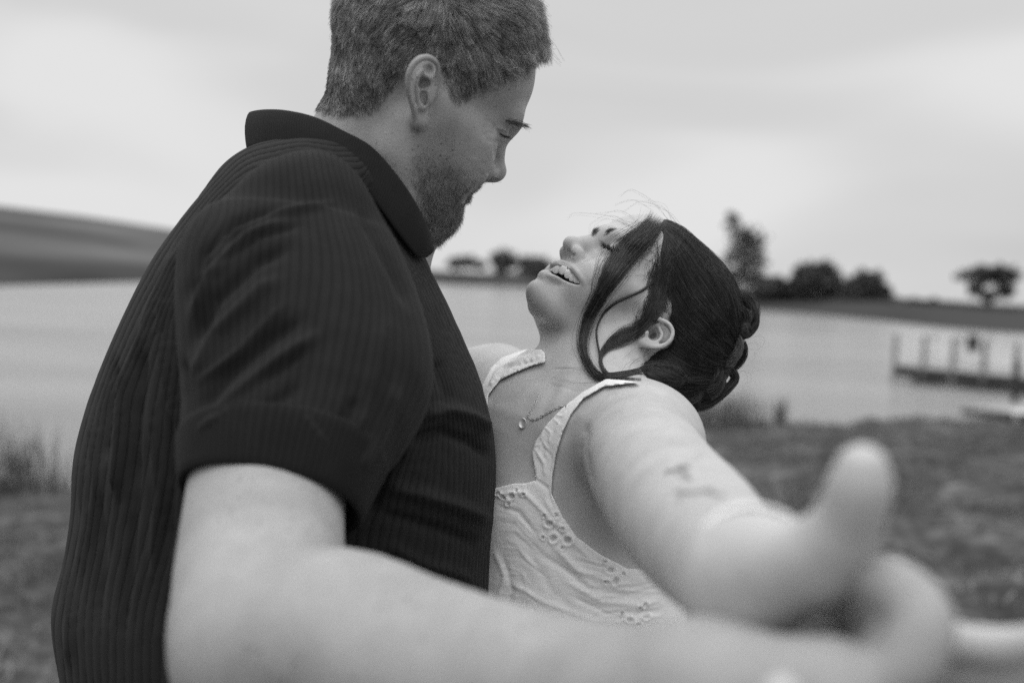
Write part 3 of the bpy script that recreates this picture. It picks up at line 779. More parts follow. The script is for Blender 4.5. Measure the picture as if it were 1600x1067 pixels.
# right arm: out of the sleeve, bent at the elbow, forearm across the lower edge of the picture
man_prims += tube([Vp(470, 420, .83), Vp(440, 600, .77), Vp(414, 800, .69), Vp(408, 930, .615), Vp(412, 1010, .585)], [.062, .058, .0545, .053, .049], k=0.02, sm=4)
man_prims += tube([Vp(412, 1010, .585), Vp(520, 1000, .56), Vp(640, 1040, .53), Vp(760, 1068, .50), Vp(900, 1088, .46), Vp(1040, 1092, .42), Vp(1100, 1085, .405)], [.049, .0515, .048, .042, .035, .0290, .028], k=0.02, sm=4)
man_skin = skin_mat('man skin', 0.345, 0.05, 0.75, pore=.0003)
man = empty('person', v2w(Vp(420, 1060, 0.93))*np.array([1, 1, 0]))
tag(man, 'man in dark ribbed polo shirt looking down at the smiling woman', 'person')
lo, hi = np.array([-0.36, -0.42, -1.2]), np.array([0.26, 0.34, -0.32])
mv, mq = mesh_sdf(man_prims, 0.0016, lo, hi)
mn = normals(mv, mq)
brush(mv, mn, [
    ([(690, 98), (700, 125), (690, 150)], 8, -1.5),
    ([(770, 196), (778, 204), (790, 210)], 3, -1.6), ([(778, 208), (786, 215), (793, 216)], 2.2, -2.0),
    ([(775, 200), (784, 202), (793, 205)], 2.5, 1.0),
    ([(800, 190), (812, 196), (821, 197)], 6, 1.5),
    ([(779, 262), (770, 266), (762, 274)], 3, -1.8),
    ([(757, 268), (744, 282), (734, 298)], 6, -1.1), ([(748, 250), (732, 266), (716, 288)], 14, 1.4),
    ([(777, 218), (774, 232), (776, 250)], 3.5, -1.8),
    ([(760, 215), (745, 235), (742, 255)], 12, 1.2),
    ([(735, 292), (729, 303), (722, 306)], 2.5, -2.0),
    ([(774, 197), (766, 190), (757, 186)], 1.6, -.8), ([(773, 202), (764, 199), (753, 198)], 1.6, -.8), ([(773, 207), (764, 208), (754, 211)], 1.6, -.7), ([(780, 219), (770, 222), (758, 219)], 2.5, -.8),
])
mn = normals(mv, mq)
HAIRM = [(470, -90), (490, 160), (508, 172), (530, 178), (560, 176), (588, 168), (604, 145), (617, 128), (630, 106), (645, 88), (664, 80), (684, 84), (694, 100), (700, 130), (706, 148), (715, 157), (725, 150), (735, 140), (760, 131), (780, 118), (795, 96), (812, 78), (830, 58), (880, 30), (880, -120)]
BEARDM = [(683, 190), (700, 196), (712, 205), (717, 228), (722, 250), (732, 272), (748, 277), (764, 274), (775, 284), (760, 300), (742, 320), (735, 350), (725, 392), (670, 400), (660, 330), (648, 262), (650, 230), (664, 208)]
def near_side(v):
    """fold the far half of the head onto the near half"""
    n = mh.R[1]; s = (v-mh.o)@n
    return np.where((s > 0)[:, None], v-2*np.outer(s, n), v), s > 0
def soft_mask(v, poly, w):
    vn, far = near_side(v); x, y, d = projv(vn)
    dd, _, _ = polydist(x, y, np.vstack([poly, poly[:1]]))
    return sstep(-w, w, np.where(inpoly(x, y, poly), dd, -dd))
headsel = (np.linalg.norm(mv-mh.o, axis=1) < .17)
eard = polydist(*projv(mv)[:2], [(640, 110), (645, 150), (655, 190), (670, 130), (668, 95)])[0]
shade = np.zeros(len(mv)); hs = mv[headsel]
sh_h = soft_mask(hs, np.array(HAIRM), 7)*.72
sh_b = soft_mask(hs, np.array(BEARDM), 14)*.24
loc = mh.inv(hs)
sh_b *= sstep(-125, -110, loc[:, 2])*(.35+.65*sstep(-25, -60, loc[:, 2])); sh_h *= sstep(-60, -35, loc[:, 2]+(loc[:, 0] < -20)*30)
earm = (np.abs(loc[:, 1]) > 70) & (loc[:, 0] > -40) & (loc[:, 0] < 22) & (loc[:, 2] < 42)
s_ = np.maximum(sh_h, sh_b); s_[earm & (eard[headsel] < 22)] = 0
lx_, ly_, _ = projv(near_side(hs)[0]); s_ = s_*sstep(1, 4, polydist(lx_, ly_, [(742, 292), (730, 302), (724, 316)])[0])
shade[headsel] = s_
mbody = mesh_obj('body', v2w(mv), mq, man_skin, man, attrs=dict(shade=shade))
man_surf = Surf(mv[headsel.nonzero()[0]], (lambda m: m)(np.searchsorted(headsel.nonzero()[0], mq[headsel[mq].all(1)])))
# ---------------- hair: strands grown from the scalp along a combed field
def grow(roots, norms, dirf, lenf, liftf, npt=8, curl=0.0, jit=.25, gravity=.0):
    n = len(roots); p = roots.copy(); out = [p.copy()]
    L = lenf(roots); lift = liftf(roots); jv = rng.normal(size=(n, 3))*jit; ph = rng.random(n)*6.28; nn = norms.copy()
    ax = rng.normal(size=(n, 3)); ax /= np.linalg.norm(ax, axis=1, keepdims=True)
    for k in range(npt-1):
        d = dirf(p); d = d-nn*(d*nn).sum(1, keepdims=True); d /= np.maximum(np.linalg.norm(d, axis=1, keepdims=True), 1e-6)
        f = k/(npt-1)
        v = d+nn*(lift*(1-f*1.1))[:, None]+jv
        if curl: v = v+curl*(np.cos(ph+f*7)[:, None]*ax+np.sin(ph+f*7)[:, None]*np.cross(ax, nn))
        v /= np.linalg.norm(v, axis=1, keepdims=True)
        p = p+v*(L/(npt-1))[:, None]; out.append(p.copy())
    return np.stack(out, 1)
def field(samples):
    X = np.array([a for a, b in samples], float)/100; D = np.array([nrm(b) for a, b in samples])
    def f(v):
        x, y, d = projv(v); q = np.column_stack([x, y])/100
        w = 1/(((q[:, None]-X[None])**2).sum(-1)+.01)**1.5
        g = w@D; g /= np.linalg.norm(g, axis=1, keepdims=True)
        return np.column_stack([g[:, 0], -g[:, 1], np.zeros(len(v))])
    return f
def scatter(v, q, nrm_, w, n):
    """random points on faces, weighted"""
    a, b, c = v[q[:, 0]], v[q[:, 1]], v[q[:, 2]]
    ar = np.linalg.norm(np.cross(b-a, v[q[:, 3]]-a), axis=1)*w[q].mean(1)
    f = rng.choice(len(q), n, p=ar/ar.sum()); u = rng.random((n, 2)); Q = q[f]
    P0 = (v[Q[:, 0]]*((1-u[:, :1])*(1-u[:, 1:]))+v[Q[:, 1]]*(u[:, :1]*(1-u[:, 1:]))+v[Q[:, 2]]*(u[:, :1]*u[:, 1:])+v[Q[:, 3]]*((1-u[:, :1])*u[:, 1:]))
    return P0, nrm_[Q[:, 0]]
def both_sides(roots, norms, make):
    rn, far = near_side(roots); n = mh.R[1]
    nn = np.where(far[:, None], norms-2*np.outer(norms@n, n), norms)
    S = make(rn, nn); o = mh.o
    S[far] = S[far]-2*((S[far]-o)@n)[..., None]*n
    return S
hf = field([((512, 60), (-.12, 1)), ((515, 130), (.0, 1)), ((545, 150), (.15, 1)), ((580, 150), (.1, 1)), ((560, 90), (-.35, .95)), ((600, 110), (-.35, .9)), ((600, 60), (-.65, .75)),
    ((550, 30), (-.4, .9)), ((640, 60), (-.8, .55)), ((620, 10), (-.75, .6)), ((680, 60), (-.4, .8)), ((690, 20), (-.2, .7)), ((705, 130), (.15, 1)), ((700, 100), (-.1, 1)), ((740, 110), (.35, .9)), ((730, 70), (.35, .85)),
    ((770, 95), (.55, .8)), ((760, 50), (.75, .6)), ((720, 10), (.6, .5)), ((790, 60), (.9, .35)), ((790, 20), (1, .1)), ((820, 40), (.9, .5)), ((830, 10), (.8, .6)), ((740, -30), (.9, -.1)), ((600, -40), (-.6, .3)), ((660, -40), (.3, -.1)), ((840, 60), (.4, 1))])
Lpts = np.array([(512, 60, 13), (510, 150, 7), (560, 165, 5), (600, 150, 4), (560, 90, 12), (620, 90, 8), (640, 60, 14), (665, 78, 9), (700, 100, 9), (710, 145, 6), (740, 120, 10), (770, 110, 12), (730, 60, 26), (790, 70, 27), (820, 50, 30), (830, 10, 36), (780, 0, 38), (700, 0, 30), (600, 0, 22), (620, -40, 26), (740, -40, 38)], float)
def hlen(v):
    x, y, d = projv(v); w = 1/(((x[:, None]-Lpts[:, 0])**2+(y[:, None]-Lpts[:, 1])**2)+100)**1.5
    return (w@Lpts[:, 2])/w.sum(1)*1e-3*rng.uniform(.75, 1.15, len(v))
def hlift(v):
    x, y, d = projv(v); return .42+.5*sstep(60, 0, y)*sstep(560, 700, x)+.25*sstep(760, 830, x)
hw = np.zeros(len(mv)); hw[headsel] = (sh_h/.72)*(~(earm & (eard[headsel] < 22)))
facing = ((mn*(-mv/np.linalg.norm(mv, axis=1, keepdims=True))).sum(1) > -.25)
r1, n1 = scatter(mv, mq, mn, hw*np.where(facing, 1, .22), 62000)
S1 = both_sides(r1, n1, lambda r, n: grow(r, n, hf, hlen, hlift, 8, .16, .15))
x_, y_, _ = projv(near_side(r1)[0]); fr = (x_ > 770) & (y_ < 95)
def clump(S, roots, ng, k=.75, seed=1):
    """strands lean towards the strand at the middle of their tuft"""
    g = rng.choice(len(S), ng, replace=False); kd = KDTree(ng)
    for i, j in enumerate(g): kd.insert(roots[j], i)
    kd.balance(); idx = np.array([g[kd.find(r)[1]] for r in roots])
    t = (np.linspace(0, 1, S.shape[1])**1.1*k)[None, :, None]
    T = S[idx]+(S[:, :1]-S[idx, :1])*.35
    return S*(1-t)+T*t
S1 = clump(S1, r1, 3800, .55)
man_hair_m = hair_mat('sandy brown hair', 0.09, 0.54, .33, .6)
man_hair = hair_obj('hair', [v2w(s) for s in S1], np.full(len(S1), .000105), man_hair_m, mbody)
# loose curls of the fringe
rf = r1[fr][:1800]; nf = n1[fr][:1800]
Sf = grow(rf, nf, hf, lambda v: np.full(len(v), .046)*rng.uniform(.5, 1.15, len(v)), lambda v: np.full(len(v), .75), 14, .95, .16)
Sf = clump(Sf, rf, 150, .75)
hair_obj('hair_curl', [v2w(s) for s in Sf], np.full(len(Sf), .00011), man_hair_m, man_hair)
# beard
bw_ = np.zeros(len(mv)); bw_[headsel] = soft_mask(hs, np.array(BEARDM), 14)*(s_ > 0)
lipx, lipy, _ = projv(near_side(mv)[0]); lipm = sstep(1.5, 4.5, polydist(lipx, lipy, [(742, 292), (730, 302), (724, 316)])[0])
bl = mh.inv(mv); bw_ *= lipm; bw_ *= sstep(-112, -104, bl[:, 2])*np.where(facing, 1, .2)
bw_ *= .06+.94*sstep(-30, -72, bl[:, 2])
r2, n2_ = scatter(mv, mq, mn, bw_, 8200)
bf = field([((690, 210), (-.1, 1)), ((670, 260), (0, 1)), ((700, 260), (.2, 1)), ((730, 285), (.5, .8)), ((750, 285), (.8, .6)), ((765, 280), (.7, .8)), ((700, 320), (.35, 1)), ((715, 350), (.3, 1)), ((690, 370), (-.1, 1))])
S2 = both_sides(r2, n2_, lambda r, n: grow(r, n, bf, lambda v: (.0038+.0046*sstep(-50, -90, mh.inv(v)[:, 2]))*rng.uniform(.6, 1.3, len(v)), lambda v: np.full(len(v), .6), 6, .7, .35))
beard = hair_obj('beard', [v2w(s) for s in S2], np.full(len(S2), .00007), hair_mat('beard hair', 0.08, 0.42, .4, .4), mbody)
# eyebrow and lashes
def brow_hair(surf, pts, n, length, d0, wid, mat, parent, name, lift=.3, rad=.00008, jitter=.14):
    out = []; q = catmull(pts, 40)
    for i in range(n):
        t = rng.random(); k = int(t*38); p = q[k]+(q[k+1]-q[k])*rng.random()+rng.normal(size=2)*wid
        d = surf.depth(p[0], p[1])
        if d is None: d = d0
        if abs(d-d0) > .03: d = d0
        a = Vp(p[0], p[1], d); tang = q[min(k+2, 39)]-q[k]; tang = tang/np.linalg.norm(tang)+rng.normal(size=2)*jitter
        L = length*rng.uniform(.6, 1.2); v = np.array([tang[0], -tang[1], lift]); v /= np.linalg.norm(v)
        s = np.linspace(0, 1, 5)[:, None]; out.append(v2w(a+v*L*s+np.array([0, -.12*L, -.15*L])*s**2))
    return hair_obj(name, out, np.full(n, rad), mat, parent)
# ---------------- polo shirt
knit = knit_mat('charcoal ribbed knit', 0.018, depth=.0012, width=.13)
knit_soft = knit_mat('charcoal ribbed knit, sleeve', 0.017, depth=0.00035)
flat_knit = knit_mat('charcoal flat knit trim', 0.012, depth=0.00025, width=0.3)
rib_body = rbf_fit([
    (0, [(345, 272), (290, 335), (240, 405), (190, 500), (150, 600), (120, 700), (108, 820), (90, 910), (78, 984), (86, 1060), (95, 1200)]),
    (1.5, [(560, 238), (524, 240), (477, 232), (429, 240), (380, 255), (330, 302), (285, 360)]),
    (3.5, [(560, 262), (519, 257), (477, 250), (429, 262), (380, 282), (330, 325), (285, 390), (245, 470), (205, 560), (180, 616)]),
    (5.5, [(570, 290), (516, 275), (465, 275), (417, 288), (380, 306), (335, 345), (295, 410), (262, 480), (240, 550), (222, 616), (200, 760), (175, 900), (165, 984), (168, 1200)]),
    (8, [(300, 420), (282, 500), (280, 560), (273, 616), (260, 740), (240, 850), (208, 984), (212, 1200)]),
    (11.5, [(330, 600), (320, 740), (300, 850), (275, 984), (275, 1200)]),
    (20, [(640, 660), (600, 740), (580, 800), (565, 860), (560, 1200)]),
    (24, [(650, 540), (672, 620), (672, 680), (660, 760), (650, 830), (640, 900), (636, 1200)]),
    (28, [(640, 460), (668, 520), (700, 590), (714, 660), (717, 740), (712, 830), (705, 930), (700, 1200)]),
    (33, [(600, 340), (655, 430), (690, 510), (720, 570), (745, 630), (757, 700), (757, 800), (750, 930), (748, 1200)]),
    (36, [(640, 370), (668, 420), (700, 480), (735, 560), (760, 620), (773, 700), (770, 800), (764, 930), (760, 1200)])])
TR = np.array([  # py, left px, right px, centre distance, half depth
    (222, 470, 520, .935, .015), (228, 420, 560, .94, .05), (238, 383, 590, .945, .085), (262, 348, 612, .95, .115), (300, 318, 628, .95, .145), (350, 279, 640, .95, .165),
    (410, 236, 668, .95, .18), (480, 199, 702, .95, .19), (560, 163, 738, .95, .195), (640, 133, 764, .95, .195), (720, 114, 775, .95, .195),
    (800, 110, 772, .95, .195), (880, 98, 766, .95, .195), (960, 80, 764, .95, .195), (1060, 92, 762, .95, .195), (1200, 110, 765, .95, .19), (1400, 130, 760, .95, .18)])
nr, nc = 330, 300
T_ = catmull(TR, nr)
# even out row spacing
sp = np.concatenate([[0], np.cumsum(np.hypot(np.diff(T_[:, 0]), np.diff(T_[:, 1])))]); T_ = np.column_stack([np.interp(np.linspace(0, sp[-1], nr), sp, T_[:, i]) for i in range(5)])
th = np.linspace(0, 2*np.pi, nc, endpoint=False)
rows = []
for py, xl, xr, dc, hb in T_:
    c = Vp((xl+xr)/2, py, dc); a = (xr-xl)/2/F*dc
    ce, se = np.cos(th), np.sin(th); e = 0.88
    zz = c[2]+hb*np.sign(se)*np.abs(se)**e; per = 1+(zz/c[2]-1)*0.92      # ring narrows towards the viewer so its outline keeps the traced width
    rows.append(np.column_stack([(c[0]+a*np.sign(ce)*np.abs(ce)**e)*per, c[1]*(1+(zz/c[2]-1)*0.3), zz]))
tv = np.concatenate(rows); tq = grid_faces(nr, nc)[:, ::-1]
tn = normals(tv, tq)
if (tn*(tv-Vp(450, 600, .95))).sum() < 0: tq = tq[:, ::-1]; tn = -tn
TF = [  # folds of the body of the shirt
    ([(300, 420), (282, 500), (288, 580), (300, 680)], 9, -9), ([(262, 440), (250, 520), (262, 600), (285, 690)], 7, 4),
    ([(205, 560), (195, 620), (190, 700), (182, 780)], 8, 6), ([(180, 560), (165, 640), (160, 720)], 7, -5), ([(225, 540), (215, 640), (205, 760)], 7, -5),
    ([(285, 380), (240, 480), (205, 580)], 10, 4),
    ([(655, 655), (690, 640), (730, 650), (768, 672)], 10, 7), ([(640, 690), (690, 672), (740, 690), (770, 715)], 9, -6),
    ([(600, 760), (650, 772), (710, 790), (765, 812)], 11, 5), ([(590, 800), (650, 815), (700, 830), (750, 850)], 9, -4),
    ([(625, 700), (600, 740), (575, 800)], 14, -10), ([(560, 262), (600, 320), (640, 380)], 6, -3),
    ([(400, 262), (470, 258), (530, 268)], 5, 2), ([(390, 285), (460, 276), (540, 283)], 5, -2), ([(120, 700), (135, 800), (128, 900)], 10, 3), ([(150, 760), (160, 860), (150, 980)], 9, -3)]
TF = [(a, b, c*1.35) for a, b, c in TF]+[([(140, 640), (150, 760), (140, 860)], 6, 4), ([(235, 620), (250, 760), (240, 900)], 7, 5), ([(215, 700), (205, 850), (190, 1000)], 7, -5), ([(265, 640), (270, 760), (262, 860)], 5, -5), ([(100, 880), (110, 960), (105, 1040)], 7, 4), ([(680, 560), (700, 620), (690, 640)], 9, -4), ([(600, 850), (660, 880), (740, 905)], 9, 4)]
brush(tv, tn, TF); tn = normals(tv, tq)
px_, py_, _ = projv(tv)
rib = rib_body(px_, py_)*1.3
# gentle real relief on the ribs as well
m_ = np.clip(np.abs((rib % 1)-.5)/.2, 0, 1); tv += tn*((m_-1)*0.0009)[:, None]
shirt = mesh_obj('polo_shirt', v2w(tv), tq, knit, man, attrs=dict(rib=rib))
SL = [(500, 300), (420, 294), (374, 305), (320, 348), (285, 400), (276, 470), (280, 560), (286, 640), (284, 700), (284, 764)]
SR = [(512, 298), (562, 298), (592, 335), (622, 385), (655, 470), (676, 560), (672, 620), (642, 672), (603, 722), (562, 806)]
SD = [.845, .835, .825, .82, .805, .785, .765, .742, .722, .702]
SB = [.012, .035, .052, .066, .078, .083, .083, .077, .070, .062]
def sleeve_grid(L, R, D, B, nr, nc, grow=0.0, ext=None):
    S = np.column_stack([[Vp(*p, d) for p, d in zip(L, D)], [Vp(*p, d) for p, d in zip(R, D)], B])
    S = catmull(S, nr)
    if ext is not None: S = S[int(nr*ext[0]):int(nr*ext[1])+1]
    Lp, Rp, hb = S[:, :3], S[:, 3:6], S[:, 6]+grow
    c = (Lp+Rp)/2; ax = np.gradient(c, axis=0); ch = Rp-Lp
    t = np.cross(ax, ch); t /= np.linalg.norm(t, axis=1, keepdims=True)
    t[t[:, 2] < 0] *= -1
    for _ in range(6): t[1:-1] = (t[:-2]+t[1:-1]*2+t[2:])/4
    t /= np.linalg.norm(t, axis=1, keepdims=True)
    chn = ch/np.linalg.norm(ch, axis=1, keepdims=True)
    th = np.linspace(0, 2*np.pi, nc, endpoint=False); e = .92
    ce = np.sign(np.cos(th))*np.abs(np.cos(th))**e; se = np.sign(np.sin(th))*np.abs(np.sin(th))**e
    a = np.linalg.norm(ch, axis=1)/2+grow
    V = c[:, None]+chn[:, None]*(a[:, None]*ce[None])[..., None]+t[:, None]*(hb[:, None]*se[None])[..., None]
    return V, c, t, chn, a, hb
V_, c_, t_, chn_, a_, hb_ = sleeve_grid(SL, SR, SD, SB, 150, 220)
# hem turned inwards
inner = [c_[-1]+(V_[-1]-c_[-1])*f+(c_[-2]-c_[-1])*q for f, q in ((.985, -.2), (.96, 0), (.95, 3), (.94, 12))]
Vs = np.concatenate([V_.reshape(-1, 3)]+[i for i in inner]); sq_ = grid_faces(154, 220)
sn = normals(Vs, sq_)
if (sn[:150*220]*(Vs[:150*220]-np.repeat(c_, 220, 0))).sum() < 0: sq_ = sq_[:, ::-1]; sn = -sn
SF = [
    ([(292, 470), (320, 400), (370, 350), (440, 325)], 9, -4), ([(300, 500), (330, 430), (390, 370), (450, 345)], 9, 4),
    ([(300, 540), (335, 470), (400, 410), (455, 385)], 10, -4.5), ([(300, 600), (340, 520), (410, 450), (440, 435)], 11, 4),
    ([(300, 650), (350, 590), (420, 530), (470, 500)], 11, -5), ([(305, 680), (370, 620), (440, 560), (500, 520)], 10, 4.5),
    ([(330, 690), (400, 650), (470, 600)], 10, -3), ([(620, 600), (590, 680), (560, 740)], 12, 3), ([(560, 620), (530, 680), (520, 720)], 12, -3),
    ([(560, 330), (600, 400), (640, 480)], 8, -3), ([(285, 560), (292, 620), (296, 690)], 8, -4), ([(470, 640), (500, 680), (540, 720)], 10, 2)]
SF = [(a, b*1.05, c*1.45) for a, b, c in SF]+[([(300, 440), (350, 372), (430, 335), (520, 318)], 6, 5), ([(310, 600), (380, 545), (450, 470)], 6, 4), ([(320, 660), (400, 600), (480, 545)], 7, -5), ([(600, 500), (580, 600), (560, 680)], 10, 4), ([(340, 420), (400, 372), (470, 350)], 5, -4)]
brush(Vs, sn, SF); sn = normals(Vs, sq_)
rib_sl = rbf_fit([(0, [(280, 480), (285, 560), (290, 640), (286, 700), (286, 800)]), (3, [(345, 345), (318, 400), (325, 500), (330, 600), (330, 690), (330, 800)]),
    (7, [(410, 312), (400, 400), (396, 500), (388, 600), (385, 690), (385, 800)]), (12, [(490, 306), (504, 412), (495, 500), (482, 600), (462, 700), (462, 800)]),
    (17, [(555, 310), (590, 430), (600, 500), (585, 600), (545, 720), (530, 800)]), (21, [(590, 330), (655, 500), (660, 600), (610, 700), (570, 800)])])
px_, py_, _ = projv(Vs)
sleeve = mesh_obj('sleeve', v2w(Vs), sq_, knit_soft, shirt, attrs=dict(rib=rib_sl(px_, py_)*1.3))
# cuff band
V2, c2, t2, ch2, a2, h2 = sleeve_grid(SL, SR, SD, SB, 150, 220, 0.0022, (.885, 1.0))
n2 = len(V2); pr = np.minimum(np.linspace(0, 1, n2)*9, 1)*np.minimum((1-np.linspace(0, 1, n2))*9+.3, 1)
V2 = c2[:, None]+(V2-c2[:, None])*(1+0.02*(pr[:, None, None]-1))
rim = [c2[-1]+(V2[-1]-c2[-1])*f+(c2[-2]-c2[-1])*q for f, q in ((.985, -.5), (.96, -.3), (.95, 2), (.945, 8))]
top = c2[0]+(V2[0]-c2[0])*.955
Vc = np.concatenate([top]+[V2.reshape(-1, 3)]+rim); cq = grid_faces(n2+5, 220)
cn = normals(Vc, cq)
if (cn[220:2200]*(Vc[220:2200]-c2[2])).sum() < 0: cq = cq[:, ::-1]
ang = np.tile(np.arange(220)/220*90, n2+5)
cuff = mesh_obj('cuff', v2w(Vc), cq, flat_knit, sleeve, attrs=dict(rib=ang))
# collar
CT = [(640, 300, 1.03), (560, 235, 1.07), (460, 195, 1.06), (400, 181, 1.02), (391, 177, .97), (412, 173, .93), (445, 174, .905), (490, 184, .885), (535, 205, .872), (580, 231, .862), (620, 275, .857), (650, 320, .86), (670, 362, .872), (676, 386, .89)]
CB = [(630, 330, 1.04), (550, 262, 1.09), (450, 240, 1.08), (398, 234, 1.03), (388, 231, .97), (405, 228, .92), (440, 226, .885), (490, 230, .863), (528, 243, .85), (562, 282, .84), (598, 330, .835), (628, 372, .84), (650, 399, .855), (664, 402, .885)]
nT = 160
Tt = catmull([Vp(*p) for p in CT], nT); Bt = catmull([Vp(*p) for p in CB], nT)
cc = Vp(560, 280, .96)
def outw(p):
    r = p-cc; ax = nrm(Vp(590, 200, .95)-Vp(540, 400, .95)); r = r-np.outer(r@ax, ax); return r/np.linalg.norm(r, axis=1, keepdims=True)
oT = outw(Tt); rowsC = []
for f, o in ((.95, -.010), (.5, -.009), (.08, -.0075), (-.03, -.005), (-.045, -.002), (-.02, .0015), (.06, .004), (.2, .0062), (.4, .0075), (.6, .007), (.8, .0055), (.93, .004), (1.0, .003), (1.03, .0005), (1.01, -.002), (.9, -.003)):
    rowsC.append(Tt+(Bt-Tt)*f+oT*o*(.62 if o > 0 else .8))
Cv = np.concatenate(rowsC); Cq = grid_faces(len(rowsC), nT, False)
e_ = np.array([j for j in range(len(rowsC))])*nT+nT-1
Cn = normals(Cv, Cq)
if (Cn[8*nT:9*nT]*oT).sum() < 0: Cq = Cq[:, ::-1]
tt = np.tile(np.arange(nT)/nT*170, len(rowsC))
collar = mesh_obj('collar', v2w(Cv), Cq, flat_knit, shirt, attrs=dict(rib=tt))

bd = -mh(88, -28, 30)[2]
brow_hair(man_surf, [(792, 190), (802, 191), (812, 194), (821, 197)], 240, .006, bd, 2.2, hair_mat('brow hair', .06, .16), mbody, 'eyebrow', .25)
ed = man_surf.depth(788, 208) or bd
brow_hair(man_surf, [(780, 208), (786, 212), (793, 214)], 60, .006, ed, .6, hair_mat('lash hair', .02, .04), mbody, 'eyelash', .3, .00009)
# ------------------------------------------------------------------ the woman
wh = Frame(Vp(975, 493, 1.053), math.radians(-34), math.radians(54.1), math.radians(-11.5), 0.936, -1)
wp = head_prims(wh, dict(brow=0.75, nx=-8, nz=5, nostril=0, sep=5, hz=42, hr=77, cz=-77, crz=10.5, ck=12, fz=26, muz=67, cw=77, fx=55, chinx=81, nose=.82, my=21, jy=16, jr=12, cy=13, fy=38))
MX = -5.5
for s in (1, -1):
    q = 1 if s > 0 else -.72
    wp += [wh.ell(62, 39, -24, 22, 20, 20, k=14) if s > 0 else wh.ell(56, -34, -24, 20, 18, 20, k=14)]                                   # lifted smiling cheeks
    wp += tube([wh(103+MX, 0, -42.5), wh(100+MX, 10*q, -42.0), wh(94+MX, 20*q, -41.0), wh(77, 36*q, -39.0)], [.0038, .0038, .0032, .002], k=.004, sm=3)
    wp += tube([wh(99+MX, 0, -60.0), wh(96+MX, 10*q, -58.5), wh(90+MX, 21*q, -52.0), wh(77, 36*q, -44.0)], [.0052, .005, .0038, .002], k=.005, sm=3)
# mouth and nostril opened where the photograph shows them, a few millimetres deep from the skin
MOUTH = [(859, 424), (863, 421), (870, 417), (877.5, 415.5), (888, 420), (897, 429), (905, 439), (907, 445.5), (900, 444.5), (891, 442), (880.5, 437.5), (873, 432.5), (864, 428.5)]
md = march(wp, 884, 428) or 1.0
lp_ = []
for x, y in ((863, 412.5), (876, 408), (889, 413), (900, 424), (908, 437)):
    d_ = march(wp, x+1, y+1) or md; lp_.append(Vp(x, y, min(d_, md+.012)+.0012))
wp += tube(lp_, [.0014, .0017, .0017, .0015, .0012], k=.003, sm=3)
wp += [px_prim(MOUTH, 's', .0008, dmax=md+.030)]
for a_, b_, r_ in (((886.5, 391), (896, 398.5), .0020),):
    da, db = march(wp, *a_) or md, march(wp, *b_) or md
    wp += [cone(Vp(*a_, da+.0015), Vp(*b_, db+.0015), r_*.8, r_, 's', .0015)]
WE_C = wh(4, 71, -2); WE_N = nrm(wh.R[1]*math.cos(.40)+wh.R[0]*math.sin(.40))
if WE_N[2] < 0: print('ear normal away', WE_N)
def we(px, py, out=0.0): return plane_pt(px, py, WE_C, WE_N, out+4)
wm = -WE_C[2]/F
wear = [ell(we(1020, 524, -5), (28*wm, 20*wm, .004), k=.004)]
wear += tube([we(1012, 500, 1), we(1022, 497, 3), we(1033, 500, 4), we(1044, 506, 5), we(1050, 517, 5), we(1048, 529, 5), we(1040, 538, 4), we(1029, 542, 3), we(1017, 541, 2), we(1007, 536, 1), (we(1000, 529, 0))],
             [x*wm for x in (3, 3.2, 3.6, 4, 4.2, 4.2, 4, 4, 4.2, 5, 5)], k=.003, sm=4)
wear += [ell(we(1028, 520, 2), (19*wm, 15*wm, .006), op='s', k=.003)]
wear += tube([we(1026, 507, -1), we(1031, 515, 1), we(1034, 524, 1.5), we(1029, 532, 2), we(1019, 535, 2), (we(1010, 530, 2))], [x*wm for x in (2.5, 3, 3.4, 3.2, 3.2, 3.6)], k=.003, sm=4)
wear += [ell(we(1020, 522, -1), (8*wm, 9*wm, .009), op='s', k=.003)]
wear += [ell(we(1008, 520, 1), (6*wm, 6*wm, .005), k=.004)]
wp += [wh.ell(6, 64, -2, 11, 12, 22, k=14)]
wp += wear+mirror(wear, wh)
torso = [cone(Vp(884, 500, 1.05), Vp(894, 565, 1.03), .028, .030, k=.015), cone(wh(-20, 0, -22), Vp(925, 600, 1.02), .047, .050, k=.02),
         cone(Vp(925, 600, 1.02), Vp(882, 690, 1.03), .050, .075, k=.03),
         cone(Vp(1003, 694, .905), Vp(860, 680, 1.03), .056, .07, k=.03),
         cone(Vp(775, 610, 1.15), Vp(870, 680, 1.04), .050, .07, k=.03),
         cone(Vp(880, 720, 1.03), Vp(880, 960, 1.01), .095, .100, k=.04),
         ell(Vp(848, 812, .975), (.062, .068, .062), k=.03),
         ell(Vp(790, 800, 1.07), (.055, .065, .06), k=.03),
         cone(Vp(950, 760, .975), Vp(930, 960, .985), .066, .066, k=.04),
         cone(Vp(880, 960, 1.01), Vp(860, 1500, 1.0), .105, .16, k=.05),
         cone(Vp(985, 640, .93), Vp(925, 590, 1.0), .022, .040, k=.03)]
wp += torso
# left arm reaching towards the viewer
wp += tube([Vp(1000, 694, .905), Vp(1006, 720, .83), Vp(1040, 772, .70), Vp(1085, 823, .60), Vp(1125, 868, .50), Vp(1165, 900, .43)], [.0525, .0500, .0455, .0415, .033, .027], k=.015, sm=4)
wp += tube([Vp(1225, 1140, .385), Vp(1222, 1088, .356)], [.0085, .0078], k=.003)   # a fingertip of the hand below
